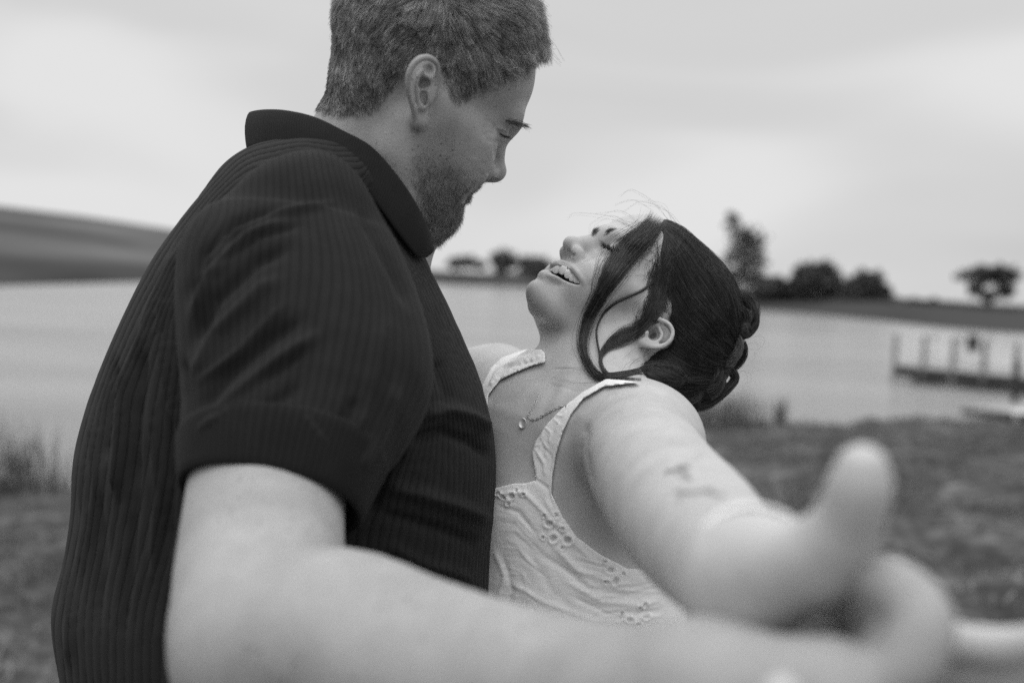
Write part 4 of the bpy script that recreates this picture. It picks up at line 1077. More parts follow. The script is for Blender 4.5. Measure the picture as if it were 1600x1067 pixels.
# her hand in his: palm, raised thumb, fingers passing behind his knuckles
wp += tube([Vp(1165, 900, .43), Vp(1228, 884, .412), Vp(1282, 880, .40)], [.0255, .0180, .0140], k=.012, sm=4)
wp += tube([Vp(1215, 888, .41), Vp(1285, 865, .395), Vp(1324, 815, .385), Vp(1342, 765, .378), Vp(1347, 735, .376)], [.0165, .0160, .0132, .0122, .0100], k=.008, sm=4)
for fi, (ox, oy, od, fs) in enumerate(((0, 0, 0, 1.0), (-6, 44, .004, 1.0), (-20, 80, .008, .95), (-50, 105, .012, .85))):
    wp += tube([Vp(1272, 885+oy*.25, .408+od), Vp(1375+ox*.5, 945+oy*.6, .425+od), Vp(1470+ox, 1000+oy*.9, .415+od), Vp(1560+ox, 1016+oy, .395+od), Vp(1640+ox, 1004+oy, .38+od)],
               [.0105*fs, .0100*fs, .0096*fs, .0092*fs, .0075*fs], k=.0035, sm=4)
# far arm goes round behind the man's neck side
wp += tube([Vp(775, 610, 1.15), Vp(680, 615, 1.14), Vp(560, 640, 1.16)], [.050, .042, .036], k=.02, sm=3)
woman_skin = skin_mat('woman skin', 0.47, 0.05, 0.05, pore=.00012)
woman = empty('person', v2w(Vp(880, 1060, 1.0))*np.array([1, 1, 0]))
tag(woman, 'laughing woman in white eyelet dress leaning back with dark pinned up hair', 'person')
lo, hi = np.array([-0.20, -0.62, -1.26]), np.array([0.34, 0.20, -0.34])
wv, wq = mesh_sdf(wp, 0.0016, lo, hi)
wn = normals(wv, wq)
brush(wv, wn, [
    ([(914, 392), (916, 402), (910, 408)], 2.5, -1.2), ([(922, 396), (932, 410), (930, 436), (918, 452)], 6, -1.3), ([(936, 405), (945, 425)], 12, 1.2),
    ([(940, 378), (950, 386), (962, 394), (972, 400)], 2.2, -1.6), ([(944, 392), (955, 400)], 4, 1.0),
    ([(850, 432), (862, 440), (875, 446)], 5, -1.2),
    ([(900, 560), (880, 610), (850, 655)], 12, 1.6), ([(865, 610), (852, 640)], 9, -1.2), ([(780, 640), (830, 655)], 12, .8), ([(850, 672), (905, 650)], 10, .8), ([(858, 575), (900, 578), (940, 570)], 2.2, -.7), ([(858, 600), (900, 612), (930, 606)], 2.5, -.5),
    ([(918, 660), (912, 700), (925, 760)], 7, -3), ([(1090, 705), (1060, 720)], 8, -3),
])
wn = normals(wv, wq)
# darker lips and the small pictures inked on the arm
lw = wh.inv(wv); shade = np.zeros(len(wv))
hd = np.linalg.norm(wv-wh.o, axis=1) < .14
mx_, my_, _ = projv(wv)
lipd, _, _ = polydist(mx_, my_, MOUTH+MOUTH[:1]); inm = inpoly(mx_, my_, MOUTH)
nfront = (wn*(-wv/np.linalg.norm(wv, axis=1, keepdims=True))).sum(1) > -.3
shade = np.where(hd & ~inm & nfront, .32*sstep(9, 5, lipd)*(.35+.65*(my_ < 424+(mx_-862)*.48)), 0)
shade[hd & (D_in := inm & (projv(wv)[2] > md+.006))] = .6  # inside of the mouth: its shade is painted into the skin colour
X_, Y_, D_ = projv(wv)
fc = (wn*(-wv/np.linalg.norm(wv, axis=1, keepdims=True))).sum(1) > 0
for pts, w, a in (([(1040, 738), (1056, 734), (1070, 728), (1076, 732)], 2.7, .62), ([(1060, 728), (1068, 738), (1078, 748)], 2.7, .66), ([(1044, 733), (1060, 742), (1074, 750)], 2.5, .35),
                  ([(1058, 768), (1080, 770), (1104, 766), (1112, 764)], 2.6, .66), ([(1100, 766), (1118, 772), (1130, 774)], 2.7, .62), ([(1064, 770), (1060, 782)], 3, .35)):
    d_, _, _ = polydist(X_, Y_, pts)
    shade = np.maximum(shade, np.where(fc & (D_ < .8), min(1, a*1.3)*np.exp(-(d_/w)**2), 0))
wbody = mesh_obj('body', v2w(wv), wq, woman_skin, woman, attrs=dict(shade=shade))
wsel = (wv[:, 2] < -.55); wi = wsel.nonzero()[0]
wsurf = Surf(wv[wi], np.searchsorted(wi, wq[wsel[wq].all(1)]))
# teeth: eight upper teeth on the arch, each its own block of enamel
tm = plain('tooth enamel', .80, .25, .04); tp = []
def lipd_(px, py):
    return md+(px-884)*-.00045+.0035
for tx, ty, wd, ln in ((862.5, 419, 3.2, 5.2), (870.5, 420, 4.1, 6.2), (880.3, 422.5, 3.8, 5.6), (888.5, 428.5, 3.7, 5.4), (895.2, 434.5, 3.3, 4.7), (901, 439.5, 2.7, 3.6), (905, 443, 2.0, 2.4)):
    ax1 = nrm(np.array([.80, -.60, .25])); ax2 = nrm(np.array([-.55, -.80, -.2])); ax2 = nrm(ax2-ax1*(ax1@ax2)); ax0 = np.cross(ax1, ax2)
    tp.append(ell(Vp(tx, ty-1.0, lipd_(tx, ty)+.0020), np.array([2.6, wd*1.12, ln])*1e-3, np.array([ax0, ax1, ax2]), k=.0006))
tp.append(px_prim([(x+(.9 if x > 884 else -.9), y-1.5) for x, y in MOUTH], 'i', .0006))
gv, gq = mesh_sdf(tp, .0005, Vp(884, 430, md)-.035, Vp(884, 430, md)+.035)
mesh_obj('teeth', v2w(gv), gq, tm, wbody)
# ---------------- dress: cloth shell over the trunk, cut along its edges
NEAR = [(1000, 598), (975, 594), (947, 592), (911, 612), (880, 636), (860, 657), (837, 689), (831, 709), (836, 736), (838, 750), (820, 755), (803, 755), (775, 762), (740, 775), (600, 850), (600, 1700), (1300, 1700), (1300, 900), (1050, 897), (999, 889), (979, 887), (938, 866), (902, 839), (880, 808), (862, 772), (863, 745), (869, 709), (880, 673), (893, 646), (911, 623), (943, 604), (975, 600)]
FAR = [(752, 640), (752, 605), (767, 574), (785, 558), (821, 546), (846, 546), (852, 552), (852, 566), (830, 572), (803, 583), (781, 594), (763, 617), (760, 660)]
SK = [(880, 1400), (860, 1600)]
body_d = torso+tube([Vp(1000, 694, .905), Vp(1006, 720, .83)], [.0525, .0500], k=.015)+[cone(v2 := Vp(872, 1350, 1.0), v2+np.array([0, -.35, 0]), .15, .20, k=.08)]
def shell(region, t0, t1):
    bd_ = list(body_d)
    def fn(p):
        g = evalc(bd_, p); return np.maximum(g-t1, t0-g)
    return [Pr(fn, (0, -.3, -1), 9, 'u', 0), region]
dress_m, nt_, b_ = mat_new('white eyelet cotton')
def dress_nodes(nt, b):
    L = nt.links.new; tc = N(nt, 'ShaderNodeTexCoord')
    n = noise_n(nt, 60, 3); r = ramp(nt, [(.3, .82), (.7, .88)]); L(n.outputs['Fac'], r.inputs[0])
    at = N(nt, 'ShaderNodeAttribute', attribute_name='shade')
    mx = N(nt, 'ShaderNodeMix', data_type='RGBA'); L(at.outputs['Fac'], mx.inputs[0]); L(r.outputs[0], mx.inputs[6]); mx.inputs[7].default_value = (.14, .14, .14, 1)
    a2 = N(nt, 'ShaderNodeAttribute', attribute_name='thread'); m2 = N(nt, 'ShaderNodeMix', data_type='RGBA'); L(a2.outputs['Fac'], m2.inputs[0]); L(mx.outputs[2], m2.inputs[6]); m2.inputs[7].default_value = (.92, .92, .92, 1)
    L(m2.outputs[2], b.inputs['Base Color']); b.inputs['Roughness'].default_value = .85; b.inputs['Specular IOR Level'].default_value = .2
    w = noise_n(nt, 900, 2); w2 = noise_n(nt, 160, 3)
    h = math_n(nt, 'ADD', w.outputs['Fac'], math_n(nt, 'MULTIPLY', w2.outputs['Fac'], 2.5))
    bp = N(nt, 'ShaderNodeBump'); bp.inputs['Distance'].default_value = .00022; L(h, bp.inputs['Height']); L(bp.outputs[0], b.inputs['Normal'])
dress_nodes(nt_, b_)
DF = [([(780, 772), (820, 770), (850, 800), (880, 830)], 6, 3), ([(775, 790), (810, 800), (840, 840)], 6, -3), ([(850, 775), (862, 800), (890, 840), (930, 880)], 6, 2.5),
      ([(800, 830), (850, 870), (900, 900), (960, 905)], 8, -2.5), ([(860, 850), (910, 895), (970, 912), (1030, 900)], 7, 3), ([(870, 880), (920, 920), (980, 930), (1036, 915)], 6, -3),
      ([(880, 905), (940, 940), (1000, 945), (1034, 935)], 6, 3), ([(890, 930), (950, 958), (1030, 955)], 5, -3), ([(780, 900), (850, 940), (930, 970), (1020, 970)], 7, 2.5),
      ([(772, 860), (790, 900), (776, 940)], 7, 3), ([(785, 870), (800, 920), (790, 960)], 7, -3), ([(940, 915), (990, 923), (1038, 925)], 3, 1.6), ([(930, 950), (990, 965), (1036, 962)], 3, 1.6),
      ([(835, 700), (850, 720), (852, 745)], 4, 2), ([(845, 690), (862, 715), (858, 745)], 3, -1.5), ([(836, 748), (855, 762), (862, 790)], 4, -2.5),
      ([(850, 810), (880, 870), (940, 930)], 8, 1.6), ([(820, 850), (860, 920), (900, 960)], 9, -1.6)]
d1 = shell(px_prim(NEAR, dmax=1.085), .0002, .0042)
dv, dq = mesh_sdf(d1, .0014, np.array([-.17, -.60, -1.16]), np.array([.20, -.02, -.78]))
dn = normals(dv, dq); DF = [(a, b*.75, c*.45) for a, b, c in DF]
for i in range(16):
    y0 = 868+i*7.5; DF.append(([(880+i*3+rng.normal()*8, y0-6+i*1.5), (940+rng.normal()*6, y0+12-i*1.2), (990, y0+14-i*2.0+rng.normal()*2), (1040, y0+6-i*2.2)], rng.uniform(1.6, 3.2), rng.choice([-.5, .5])*rng.uniform(.6, 1.2)))
for i in range(12):
    DF.append(([(778+rng.normal()*6, 785+i*14), (800+i*2, 800+i*13+rng.normal()*6), (840+rng.normal()*10, 840+i*11)], rng.uniform(1.8, 3.5), rng.choice([-.4, .4])))
brush(dv, dn, DF); dn = normals(dv, dq)
# openwork: dented ovals, hole shade painted into the cloth colour, raised stitched rims
EYE = [(858, 818, 6, 4.5, -.2), (865, 841, 5.5, 6, .5), (887.5, 844, 6.5, 6, .2), (879, 826, 4, 3, 0), (848.5, 839, 3, 3, 0), (878.5, 856, 3, 3, 0), (869, 805, 3, 4, 0), (850, 806, 3, 2.5, 0),
       (954, 890, 6.5, 4.5, .1), (962, 907, 5, 6.5, .4), (946.5, 909, 3.5, 3, 0), (974, 896, 3, 3, 0), (945, 877, 3, 3, 0), (785, 776, 6, 2.7, .62), (799, 775, 5, 4.5, .3), (794, 787, 3, 3, 0), (778, 771, 4, 3, 0), (817, 772, 3.5, 2.5, .3), (806, 766, 3, 3, 0),
       (984, 968, 6, 4, .3), (1010, 963, 6, 4, -.2), (997, 975, 4, 3, 0), (1008, 945, 5, 3, -.5), (972, 958, 3, 2.5, 0), (1000, 950, 3, 2.5, 0),
       (823, 958, 4, 2.5, .2)]
LACE = [((852, 668), (861, 676), (858, 690)), ((866, 655), (874, 662), (868, 672)), ((848, 690), (856, 700), (852, 712)), ((845, 700), (841, 712), (848, 722)), ((858, 660), (850, 672), (845, 684)), ((870, 648), (880, 650), (884, 644)), ((836, 696), (846, 694), (854, 700))]
x_, y_, d_ = projv(dv); fc = (dn*(-dv/np.linalg.norm(dv, axis=1, keepdims=True))).sum(1)
dsh = np.zeros(len(dv)); disp = np.zeros(len(dv))
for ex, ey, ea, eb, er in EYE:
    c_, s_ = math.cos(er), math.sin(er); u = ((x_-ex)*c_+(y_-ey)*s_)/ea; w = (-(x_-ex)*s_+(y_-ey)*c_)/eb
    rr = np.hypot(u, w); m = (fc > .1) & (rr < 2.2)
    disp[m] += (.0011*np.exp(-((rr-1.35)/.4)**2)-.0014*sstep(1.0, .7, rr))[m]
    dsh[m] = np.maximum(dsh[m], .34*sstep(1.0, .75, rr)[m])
for lp in LACE:
    d_, _, _ = polydist(x_, y_, lp); disp += np.where(fc > .1, .0007*np.exp(-(d_/1.5)**2), 0)
dv += dn*disp[:, None]
dthr = np.zeros(len(dv))
for ex, ey, ea, eb, er in EYE:
    c_, s_ = math.cos(er), math.sin(er); rr = np.hypot(((x_-ex)*c_+(y_-ey)*s_)/ea, (-(x_-ex)*s_+(y_-ey)*c_)/eb); dthr = np.maximum(dthr, np.exp(-((rr-1.3)/.28)**2)*(fc > 0))
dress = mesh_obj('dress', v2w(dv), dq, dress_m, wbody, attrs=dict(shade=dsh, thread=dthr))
dsurf = Surf(dv, dq)
body_s = body_d
body_d = [q for q in wp if q.op == 'u']
d2 = shell(px_prim(FAR, dmin=.96), .0004, .0038)
ev, eq = mesh_sdf(d2, .0016, np.array([-.10, -.16, -1.26]), np.array([.06, .02, -.95]))
en = normals(ev, eq)
for i in range(9): brush(ev, en, [([tuple(np.array([764, 603])+(np.array([846, 556])-np.array([764, 603]))*(i+.5)/9+np.array([0, -6*math.sin((i+.5)/9*3.1)]))], 3.2, .7)])
brush(ev, en, [([(765, 600), (785, 572), (830, 556)], 3, 2), ([(770, 595), (795, 573), (840, 563)], 2.5, -1.5), ([(760, 600), (775, 570), (820, 550)], 2.5, -1.2)])
mesh_obj('shoulder_strap', v2w(ev), eq, dress_m, dress, attrs=dict(shade=np.zeros(len(ev))))

# ---------------- hair pinned up at the back
wh_m = hair_mat('dark brown hair', .007, .060, .28, .5)
cap_m = plain('hair underlayer', .012, .6, .3, 60, .0004, 500)
HP = [(1000, 322), (1018, 326), (1034, 342), (1026, 353), (1033, 368), (1028, 394), (1030, 425), (1026, 450), (1028, 480), (1026, 494), (1040, 498), (1054, 508), (1057, 524), (1046, 542), (1026, 550), (1010, 556), (1000, 574), (975, 584), (950, 588), (945, 700), (1300, 760), (1300, 250), (1000, 250)]
cap = [Comb(head_prims(wh, dict(cw=77, fx=55, hz=42, hr=77))[:3], wh.o, .3, 'u', 0, .0010), wh.ell(-14, 0, 36, 86, 79, 77, k=.01), ell(Vp(1094, 492, 1.06), (.038, .050, .050), k=.03), ell(Vp(1070, 560, 1.05), (.042, .045, .045), k=.03), ell(Vp(1020, 600, 1.03), (.028, .02, .03), k=.03), ell(Vp(1004, 590, 1.02), (.042, .020, .03), k=.015), ell(Vp(1008, 588, .985), (.038, .013, .03), k=.01), px_prim(HP, k=.006)]
bun = []
def loop(c, r, tilt, turns, th, d, seed, flat=1.0):
    """coiled lock: points on a tilted ring"""
    t = np.linspace(0, turns*2*np.pi, 18); R = np.random.default_rng(seed)
    a, b = r*(1-.12*t/6.28), r*flat*(1-.12*t/6.28)
    x = c[0]+a*np.cos(t+tilt)*math.cos(tilt)-b*np.sin(t+tilt)*math.sin(tilt); y = c[1]+a*np.cos(t+tilt)*math.sin(tilt)+b*np.sin(t+tilt)*math.cos(tilt)
    dd = d-.012*np.sin(t*.5+seed)
    return [Vp(*q) for q in zip(x, y, dd)]
COILS = [((1152, 490), 23, .5, 1.1, 10, 1.055, 1, 1.2), ((1150, 500), 14, 1.4, 1.1, 9, 1.040, 2, .8), ((1158, 486), 19, 2.4, .8, 7, 1.045, 11, .7), ((1132, 550), 23, -.3, 1.1, 10, 1.045, 3, .9), ((1128, 556), 14, .9, 1.0, 9, 1.030, 4, .8),
         ((1138, 545), 19, 2.0, .8, 7, 1.035, 12, .7), ((1096, 592), 25, .6, 1.0, 11, 1.04, 5, 1.0), ((1106, 585), 18, 1.9, .9, 8, 1.03, 13, .7), ((1136, 468), 12, -.5, .9, 7, 1.06, 6, 1), ((1066, 600), 22, .2, .8, 11, 1.035, 7, .9), ((1118, 520), 16, .4, .9, 9, 1.04, 14, .9)]
coilpts = [loop(*c) for c in COILS]
LOOPS = [([(1085, 560), (1118, 590), (1122, 612), (1100, 630), (1078, 634)], 9, 1.05), ([(1140, 575), (1148, 592), (1130, 614), (1108, 628)], 5, 1.05), ([(1060, 570), (1075, 600), (1085, 630)], 10, 1.035),
         ([(1155, 462), (1176, 482), (1180, 505), (1168, 522), (1150, 526)], 4.5, 1.05)]
for c, pts in zip(COILS, coilpts): bun += tube(pts, c[4]*1.05/F, k=.004)
for pts, r, d in LOOPS: bun += tube([Vp(x, y, d) for x, y in pts], r*d/F, k=.004, sm=4)
cv, cq = mesh_sdf(cap, .0022, np.array([.08, -.14, -1.2]), np.array([.28, .17, -.90]))
hair = mesh_obj('hair', v2w(cv), cq, cap_m, wbody)
bv, bq = mesh_sdf(bun, .0016, np.array([.12, -.10, -1.12]), np.array([.28, .06, -.98]))
hbun = mesh_obj('bun', v2w(bv), bq, cap_m, hair)
csurf = Surf(cv, cq); bsurf = Surf(bv, bq)
ST = []
GD = [[(1008, 328), (1034, 338), (1060, 349), (1094, 380), (1122, 418), (1140, 455), (1152, 484)],
      [(1044, 350), (1068, 376), (1096, 415), (1122, 455), (1142, 490)],
      [(1042, 365), (1054, 410), (1076, 455), (1108, 495), (1134, 520)],
      [(1034, 400), (1046, 445), (1072, 490), (1104, 525), (1128, 540)],
      [(1028, 450), (1042, 482), (1070, 520), (1102, 545), (1126, 552)],
      [(1040, 500), (1062, 530), (1090, 556), (1118, 566)],
      [(1030, 552), (1052, 566), (1084, 580), (1112, 584)],
      [(1000, 572), (1026, 590), (1060, 602), (1096, 604)],
      [(985, 598), (1020, 606), (1056, 618), (1084, 632)]]
gs = []
for g in GD:
    q = catmull(g, 9)
    for i in range(8): gs.append((tuple((q[i]+q[i+1])/2), tuple(q[i+1]-q[i])))
gf = field(gs); cn_ = normals(cv, cq)
rt, rn_ = scatter(cv, cq, cn_, np.ones(len(cv)), 7500)
jit_ = rng.normal(size=(len(rt), 3))*.10; cur = rt.copy(); trail = [rt+rn_*.0004]; nn_ = rn_.copy(); st_ = rng.uniform(.005, .0085, (len(rt), 1)); lf_ = rng.uniform(.0004, .0040, len(rt))
for k in range(9):
    dd_ = gf(cur)+jit_; dd_ -= nn_*(dd_*nn_).sum(1, keepdims=True); dd_ /= np.linalg.norm(dd_, axis=1, keepdims=True)+1e-9
    cur = cur+dd_*st_
    for i in range(len(cur)):
        p_, n_ = csurf.near(cur[i]); cur[i] = p_; nn_[i] = n_
    trail.append(cur+nn_*(lf_*min(1, (k+1)/3))[:, None])
tr = np.stack(trail, 1); tr[:, 1:-1] = (tr[:, :-2]+tr[:, 1:-1]*2+tr[:, 2:])/4
tr = clump(tr, rt, 700, .7)
for i in rng.choice(len(tr), 160, replace=False): tr[i] += (nn_[i]*.006*np.linspace(0, 1, tr.shape[1])[:, None]**1.5)
ST = [v2w(q) for q in tr]
hair_obj('hair_strands', ST, np.full(len(ST), .00013), wh_m, hair)
BS = []
for c, pts in list(zip(COILS, coilpts))+[((0, 0, 0, 0, r, d), catmull([Vp(x, y, d) for x, y in pts], 18)) for pts, r, d in LOOPS]:
    pts = np.asarray(pts); rad = c[4]*1.05/F
    T = np.gradient(pts, axis=0); T /= np.linalg.norm(T, axis=1, keepdims=True)
    A1 = np.cross(T, [0, .3, 1]); A1 /= np.linalg.norm(A1, axis=1, keepdims=True); A2 = np.cross(T, A1)
    for i in range(230):
        ph = rng.random()*6.28; tw = rng.normal()*.8+1.0; rr_ = rad*(1.0+.45*rng.random()**2)
        s = ph+tw*np.linspace(0, 1, len(pts))
        BS.append(v2w(pts+A1*(np.cos(s)*rr_)[:, None]+A2*(np.sin(s)*rr_)[:, None]))
# a few whisps standing off the coils
for i in range(26):
    a = np.array([rng.uniform(1120, 1160), rng.uniform(430, 600)]); w_ = rng.normal(size=2)*5; q = catmull([a, a+w_+(8, -6), a+w_*1.6+(16, -3), a+w_*1.5+(18, 8), a+w_+(12, 15)], 16)
    BS.append(v2w(np.array([Vp(x, y, 1.04) for x, y in q])))
hair_obj('bun_strands', BS, np.r_[np.full(len(BS)-26, .00017), np.full(26, .00008)], hair_mat('bun hair', .012, .13, .28, .5), hbun)
S_ = [wsurf, csurf, dsurf]
fr1 = ([(1016, 327), (1006, 346), (987, 362), (968, 378), (954, 399), (943, 421), (932, 453), (928, 462), (911, 499), (905, 528), (907, 548), (917, 573), (931, 592), (948, 592), (985, 588), (1012, 584)],
       [(1046, 348), (1034, 358), (1022, 374), (1007, 391), (987, 414), (968, 439), (949, 464), (940, 478), (929, 495), (919, 517), (915, 538), (919, 560), (934, 581), (950, 583), (985, 578), (1012, 570)])
LK = lock(S_, *fr1, 430, 44, lift=3.0, wob=.07, thick=4, dclamp=1.12, nc=11)
LK += lock(S_, [(x-2, y) for x, y in fr1[0]], [(x+2, y) for x, y in fr1[1]], 110, 44, lift=5, wob=.30, thick=4, dclamp=1.12)
LK = [q[int(rng.random()*3.5):len(q)-int(rng.random()*11)] for q in LK]
lockA = hair_obj('front_lock', LK, np.full(len(LK), .00015), wh_m, hair, True)
LK = lock(S_, [(1024, 432), (1007, 449), (986, 460), (961, 472), (943, 487), (933.5, 505), (930, 520), (932.5, 540), (936, 556), (938, 572), (946, 585), (966, 592), (1002, 595)],
              [(1026, 438), (1009, 453), (988, 464), (963, 476), (945, 491), (936.5, 506), (933.5, 520), (935.5, 540), (940, 556), (942, 570), (951, 582), (968, 588), (1002, 591)], 46, 44, lift=3.0, wob=.2, thick=3, dclamp=1.12)
LK += lock(S_, [(1022, 436), (1014, 480), (995, 502), (969, 514), (949, 531), (937, 552), (937, 570), (946, 585), (966, 592), (1002, 595)],
               [(1034, 500), (1010, 519), (990, 531), (972, 539), (952, 546), (941, 557), (941, 570), (950, 582), (968, 588), (1002, 591)], 170, 34, lift=2.2, wob=.14, thick=3, dclamp=1.12, nc=8)
LK = [q[:len(q)-int(rng.random()*9)] for q in LK]
LK2 = lock(S_, [(1028, 400), (1018, 440), (1010, 470), (1000, 500), (994, 516)], [(1046, 400), (1044, 440), (1040, 470), (1034, 492), (1024, 506)], 200, 14, lift=.6, wob=.3, thick=1.5)
LK2 += lock(S_, [(1022, 378), (1024, 410), (1018, 440), (1014, 470)], [(1060, 360), (1050, 410), (1046, 450), (1042, 490)], 160, 14, lift=.5, wob=.4, thick=1.5)
LK += [q[int(rng.random()**1.5*8):] for q in LK2]
hair_obj('temple_lock', LK, np.full(len(LK), .00012), wh_m, hair, True)
# single flyaway hairs
FW = []
for q in ([(1008, 345), (985, 352), (950, 338), (900, 336), (888, 340)], [(1000, 350), (965, 332), (930, 340)], [(990, 358), (960, 340), (925, 350), (921, 372)], [(1020, 326), (990, 312), (960, 318)], [(1045, 345), (1020, 318), (985, 300), (970, 308)],
          [(1050, 350), (1040, 325), (1010, 312)], [(1015, 440), (980, 425), (940, 440), (930, 436)], [(1018, 432), (985, 428), (962, 440)], [(1035, 556), (1000, 545), (975, 560)], [(945, 598), (900, 600), (850, 590), (800, 598)],
          [(915, 575), (880, 578), (845, 575)], [(870, 425), (850, 420), (815, 423)], [(880, 435), (850, 432), (812, 440)], [(1060, 350), (1040, 330), (1000, 318), (975, 330)], [(960, 455), (935, 448), (915, 432)]):
    for k in range(3):
        p = catmull(np.array(q)+rng.normal(size=(len(q), 2))*2.5, 16)
        d = depths([wsurf, csurf], p[:, 0], p[:, 1]); d = fill_nan(np.where(d > 1.12, np.nan, d), 1.03)-.004
        for _ in range(3): d[1:-1] = (d[:-2]+d[1:-1]*2+d[2:])/4
        FW.append(v2w(np.array([Vp(x, y, z) for (x, y), z in zip(p, d)])))
for i in range(60):                                                    # baby hair along the hairline and nape
    a = np.array(random.choice([(1030, 380), (1026, 420), (1020, 470), (1004, 566), (1010, 500), (1030, 440), (1030, 400)]))+rng.normal(size=2)*6
    p = catmull([a, a+(-7, 4)+rng.normal(size=2)*1, a+(-14, 10)+rng.normal(size=2)*2, a+(-20, 18)+rng.normal(size=2)*3], 10)
    d = depths([wsurf], p[:, 0], p[:, 1])
    if np.isnan(d).any(): continue
    FW.append(v2w(np.array([Vp(x, y, z-.0012) for (x, y), z in zip(p, d)])))
hair_obj('loose_hair', FW, np.full(len(FW), .00006), wh_m, hair)
bm_ = hair_mat('woman brow hair', .02, .06)
brow_hair(wsurf, [(946, 366), (954, 361), (966, 360), (980, 363), (992, 370)], 420, .0065, 1.0, 2.3, bm_, wbody, 'eyebrow', .25, .00009)
brow_hair(wsurf, [(925, 367), (928, 363), (931, 359)], 130, .005, 1.03, 2.0, bm_, wbody, 'eyebrow', .2, .00009)
LS = []
for i in range(56):
    t = rng.random(); p = np.array([943, 388])+np.array([16, 3.5])*t; d = wsurf.depth(*p) or 1.0
    a = Vp(*p, d-.0005); u = nrm(np.array([-.75+1.1*t+rng.normal()*.2, .75+rng.normal()*.35, .4])); s = np.linspace(0, 1, 6)[:, None]; L = .0062*rng.uniform(.5, 1.1)
    LS.append(v2w(a+u*L*s+np.array([-.1, .2, 0])*L*s**2))
for i in range(70):
    t = rng.random(); p = np.array([944, 385])+(np.array([972, 400])-np.array([944, 385]))*t+np.array([0, 2.5*math.sin(t*3.14)]); d = wsurf.depth(*p)
    if d is None: continue
    a = Vp(*p, d); L = .0075*rng.uniform(.6, 1.1); u = np.array([-.9+.5*t, .55+rng.normal()*.2, .7]); u /= np.linalg.norm(u); s = np.linspace(0, 1, 6)[:, None]
    LS.append(v2w(a+u*L*s+np.array([-.1, .35, 0])*L*s**2))
hair_obj('eyelash', LS, np.full(len(LS), .00019), hair_mat('dark lashes', .008, .012), wbody)
# ---------------- necklace: links and a round pendant
metal, nt2, b2 = mat_new('necklace metal'); b2.inputs['Base Color'].default_value = (.5, .5, .5, 1); b2.inputs['Metallic'].default_value = 1; b2.inputs['Roughness'].default_value = .28
necklace = empty('necklace', v2w(Vp(822, 655, .97)))
tag(necklace, 'fine chain necklace with small oval pendant resting below the woman\'s throat', 'necklace')
def link(c, t, n, L, w, r, name='link', mat=metal, par=necklace):
    t = nrm(t); n = nrm(n-t*(n@t)); b = np.cross(t, n); m, k = 14, 6; vs = []
    for i in range(m):
        a = i/m*6.2832; p = c+t*L*math.cos(a)+b*w*math.sin(a); o = nrm(t*math.cos(a)*w+b*math.sin(a)*L)
        for j in range(k):
            q = j/k*6.2832; vs.append(p+o*r*math.cos(q)+n*r*math.sin(q))
    f = [(i*k+j, ((i+1) % m)*k+j, ((i+1) % m)*k+(j+1) % k, i*k+(j+1) % k) for i in range(m) for j in range(k)]
    return mesh_obj(name, v2w(np.array(vs)), np.array(f), mat, par)
def chain(path, n):
    q = catmull(path, 200); sg = np.concatenate([[0], np.cumsum(np.linalg.norm(np.diff(q, axis=0), axis=1))]); s = np.linspace(0, sg[-1], n+1)
    q = np.column_stack([np.interp(s, sg, q[:, i]) for i in (0, 1)]); P3 = []
    for x, y in q:
        d = min([z for z in (wsurf.depth(x, y), dsurf.depth(x, y)) if z is not None] or [.98]); P3.append(Vp(x, y, d-.0012))
    P3 = np.array(P3)
    for i in range(n):
        c = (P3[i]+P3[i+1])/2; t = P3[i+1]-P3[i]; nn = np.array([0, .2, 1.0]) if i % 2 else np.array([.9, .8, .5])
        link(c, t, nn, np.linalg.norm(t)*.62, .0009, .00032)
chain([(841, 616), (836, 630), (828, 645), (822, 653)], 12)
chain([(826, 653), (834, 656), (846, 651), (860, 643), (872, 637), (884, 634)], 16)
pd = wsurf.depth(817, 661) or .97
pc_ = Vp(816.5, 661, pd-.0025); pa = np.array([.25, .97, 0]); pn = nrm(np.array([-.35, .1, 1])); pb = np.cross(pa, pn)
vs, fs = [], []
for ring, (rr_, hh) in enumerate(((0, .0006), (.80, .0006), (.86, .0009), (1.0, .0008), (1.0, -.0004), (0, -.0004))):
    for i in range(28):
        a = i/28*6.2832; vs.append(pc_+pa*.0050*rr_*math.cos(a)+pb*.0039*rr_*math.sin(a)+pn*hh)
fs = grid_faces(6, 28)
pend_m, nt3, b3 = mat_new('pendant'); b3.inputs['Base Color'].default_value = (.75, .75, .75, 1); b3.inputs['Metallic'].default_value = .6; b3.inputs['Roughness'].default_value = .35
mesh_obj('pendant', v2w(np.array(vs)), fs, pend_m, necklace)
link(Vp(822, 654, pd-.002), np.array([1, 0, 0]), np.array([0, 0, 1.0]), .0013, .0013, .0003)
# bracelet on her wrist and ring on his finger
BC = catmull([Vp(1132, 866, .46), Vp(1140, 872, .44)], 2)
def band(name, c, ax, ra, rb, w, h, mat, up=np.array([0, 1.0, 0])):
    ax = nrm(ax); u = nrm(up-ax*(up@ax)); v = np.cross(ax, u); m = 48; vs = []
    for j, (dx, dr) in enumerate(((-w, 0), (-w, h*.7), (-w*.4, h), (w*.4, h), (w, h*.7), (w, 0))):
        for i in range(m):
            a = i/m*6.2832; vs.append(c+ax*dx+u*(ra+dr)*math.cos(a)+v*(rb+dr)*math.sin(a))
    vs = np.array(vs); f = grid_faces(6, m)
    f = np.vstack([f, np.stack([5*m+np.arange(m), 5*m+(np.arange(m)+1) % m, (np.arange(m)+1) % m, np.arange(m)], 1)])
    return mesh_obj(name, v2w(vs), f, mat)
wc = Vp(1178, 896, .427); wa = Vp(1165, 900, .43)-Vp(1125, 868, .50)
br = band('bracelet', wc, wa, .0280, .0280, .0034, .0020, plain('pale bracelet', .78, .35, .05), np.array([0, 1.0, .0]))
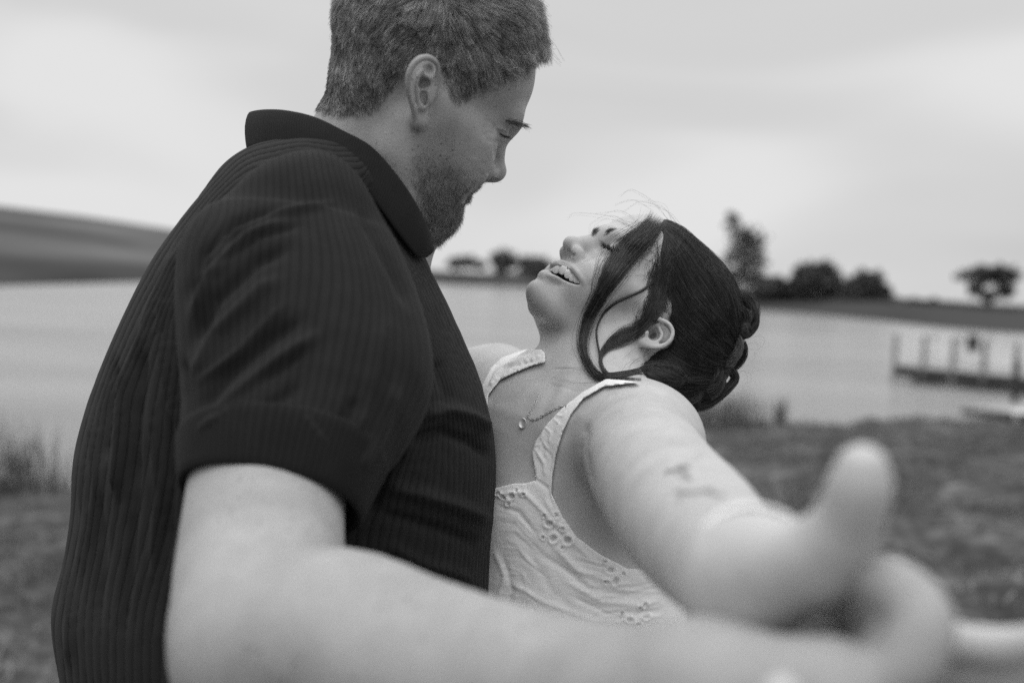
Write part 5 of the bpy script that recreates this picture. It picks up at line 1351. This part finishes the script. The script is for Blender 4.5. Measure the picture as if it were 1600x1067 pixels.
tag(br, 'pale slim bracelet around the woman\'s outstretched wrist', 'bracelet')

# what goes on below the picture: skirt, trousers and shoes down to the ground
def wpt(x, y, z): return np.array([x, y, z])
wf = v2w(Vp(872, 1350, 1.0)); sk = mesh_sdf([cone(wf+np.array([0, 0, .10]), wf*[1, 1, 0]+np.array([.06, .03, .62]), .155, .24, k=.02), cone(wf*[1, 1, 0]+np.array([.06, .03, .62]), wf*[1, 1, 0]+np.array([.08, .04, .42]), .24, .27, 'u', .02), Pr(lambda p: (.40-p[:, 2]).astype(np.float32), wf, 9, 'i', .002)], .008, wf*[1, 1, 0]-[.35, .35, 0], wf*[1, 1, 0]+[.45, .42, 1.2])
mesh_obj('skirt', sk[0], sk[1], dress_m, dress, attrs=dict(shade=np.zeros(len(sk[0])), thread=np.zeros(len(sk[0]))))
lg = []
for s_ in (-.09, .09):
    lg += tube([wf*[1, 1, 0]+[.03+s_, .02, .60], wf*[1, 1, 0]+[.03+s_, .02, .28], wf*[1, 1, 0]+[.03+s_, .02, .07], wf*[1, 1, 0]+[-.09+s_, .02, .03]], [.055, .048, .036, .028], k=.01, sm=2)
lgm = mesh_sdf(lg, .006, wf*[1, 1, 0]-[.4, .3, .02], wf*[1, 1, 0]+[.4, .3, .8]); mesh_obj('legs', lgm[0], lgm[1], woman_skin, woman, attrs=dict(shade=np.zeros(len(lgm[0]))))
mf = v2w(Vp(450, 1330, .95))*[1, 1, 0]; trouser_m = plain('dark trousers', .03, .85, .2, 20)
tr_ = [ell(mf+[0, 0, .98], (.20, .17, .16), k=0)]
for s_ in (-.11, .11): tr_ += tube([mf+[.01, s_, .92], mf+[.02, s_, .50], mf+[-.01, s_, .08]], [.115, .085, .068], k=.04, sm=2)
tm_ = mesh_sdf(tr_, .008, mf-[.35, .35, .02], mf+[.35, .35, 1.25]); mesh_obj('trousers', tm_[0], tm_[1], trouser_m, man)
for s_ in (-.11, .11):
    sm_ = mesh_sdf([ell(mf+[.05, s_, .045], (.145, .05, .05), k=0), Pr(lambda p: (.004-p[:, 2]).astype(np.float32), mf, 9, 'i', .004)], .006, mf+[-.2, s_-.1, -.02], mf+[.3, s_+.1, .15])
    mesh_obj('shoe', sm_[0], sm_[1], plain('dark shoe leather', .03, .5, .1), man)
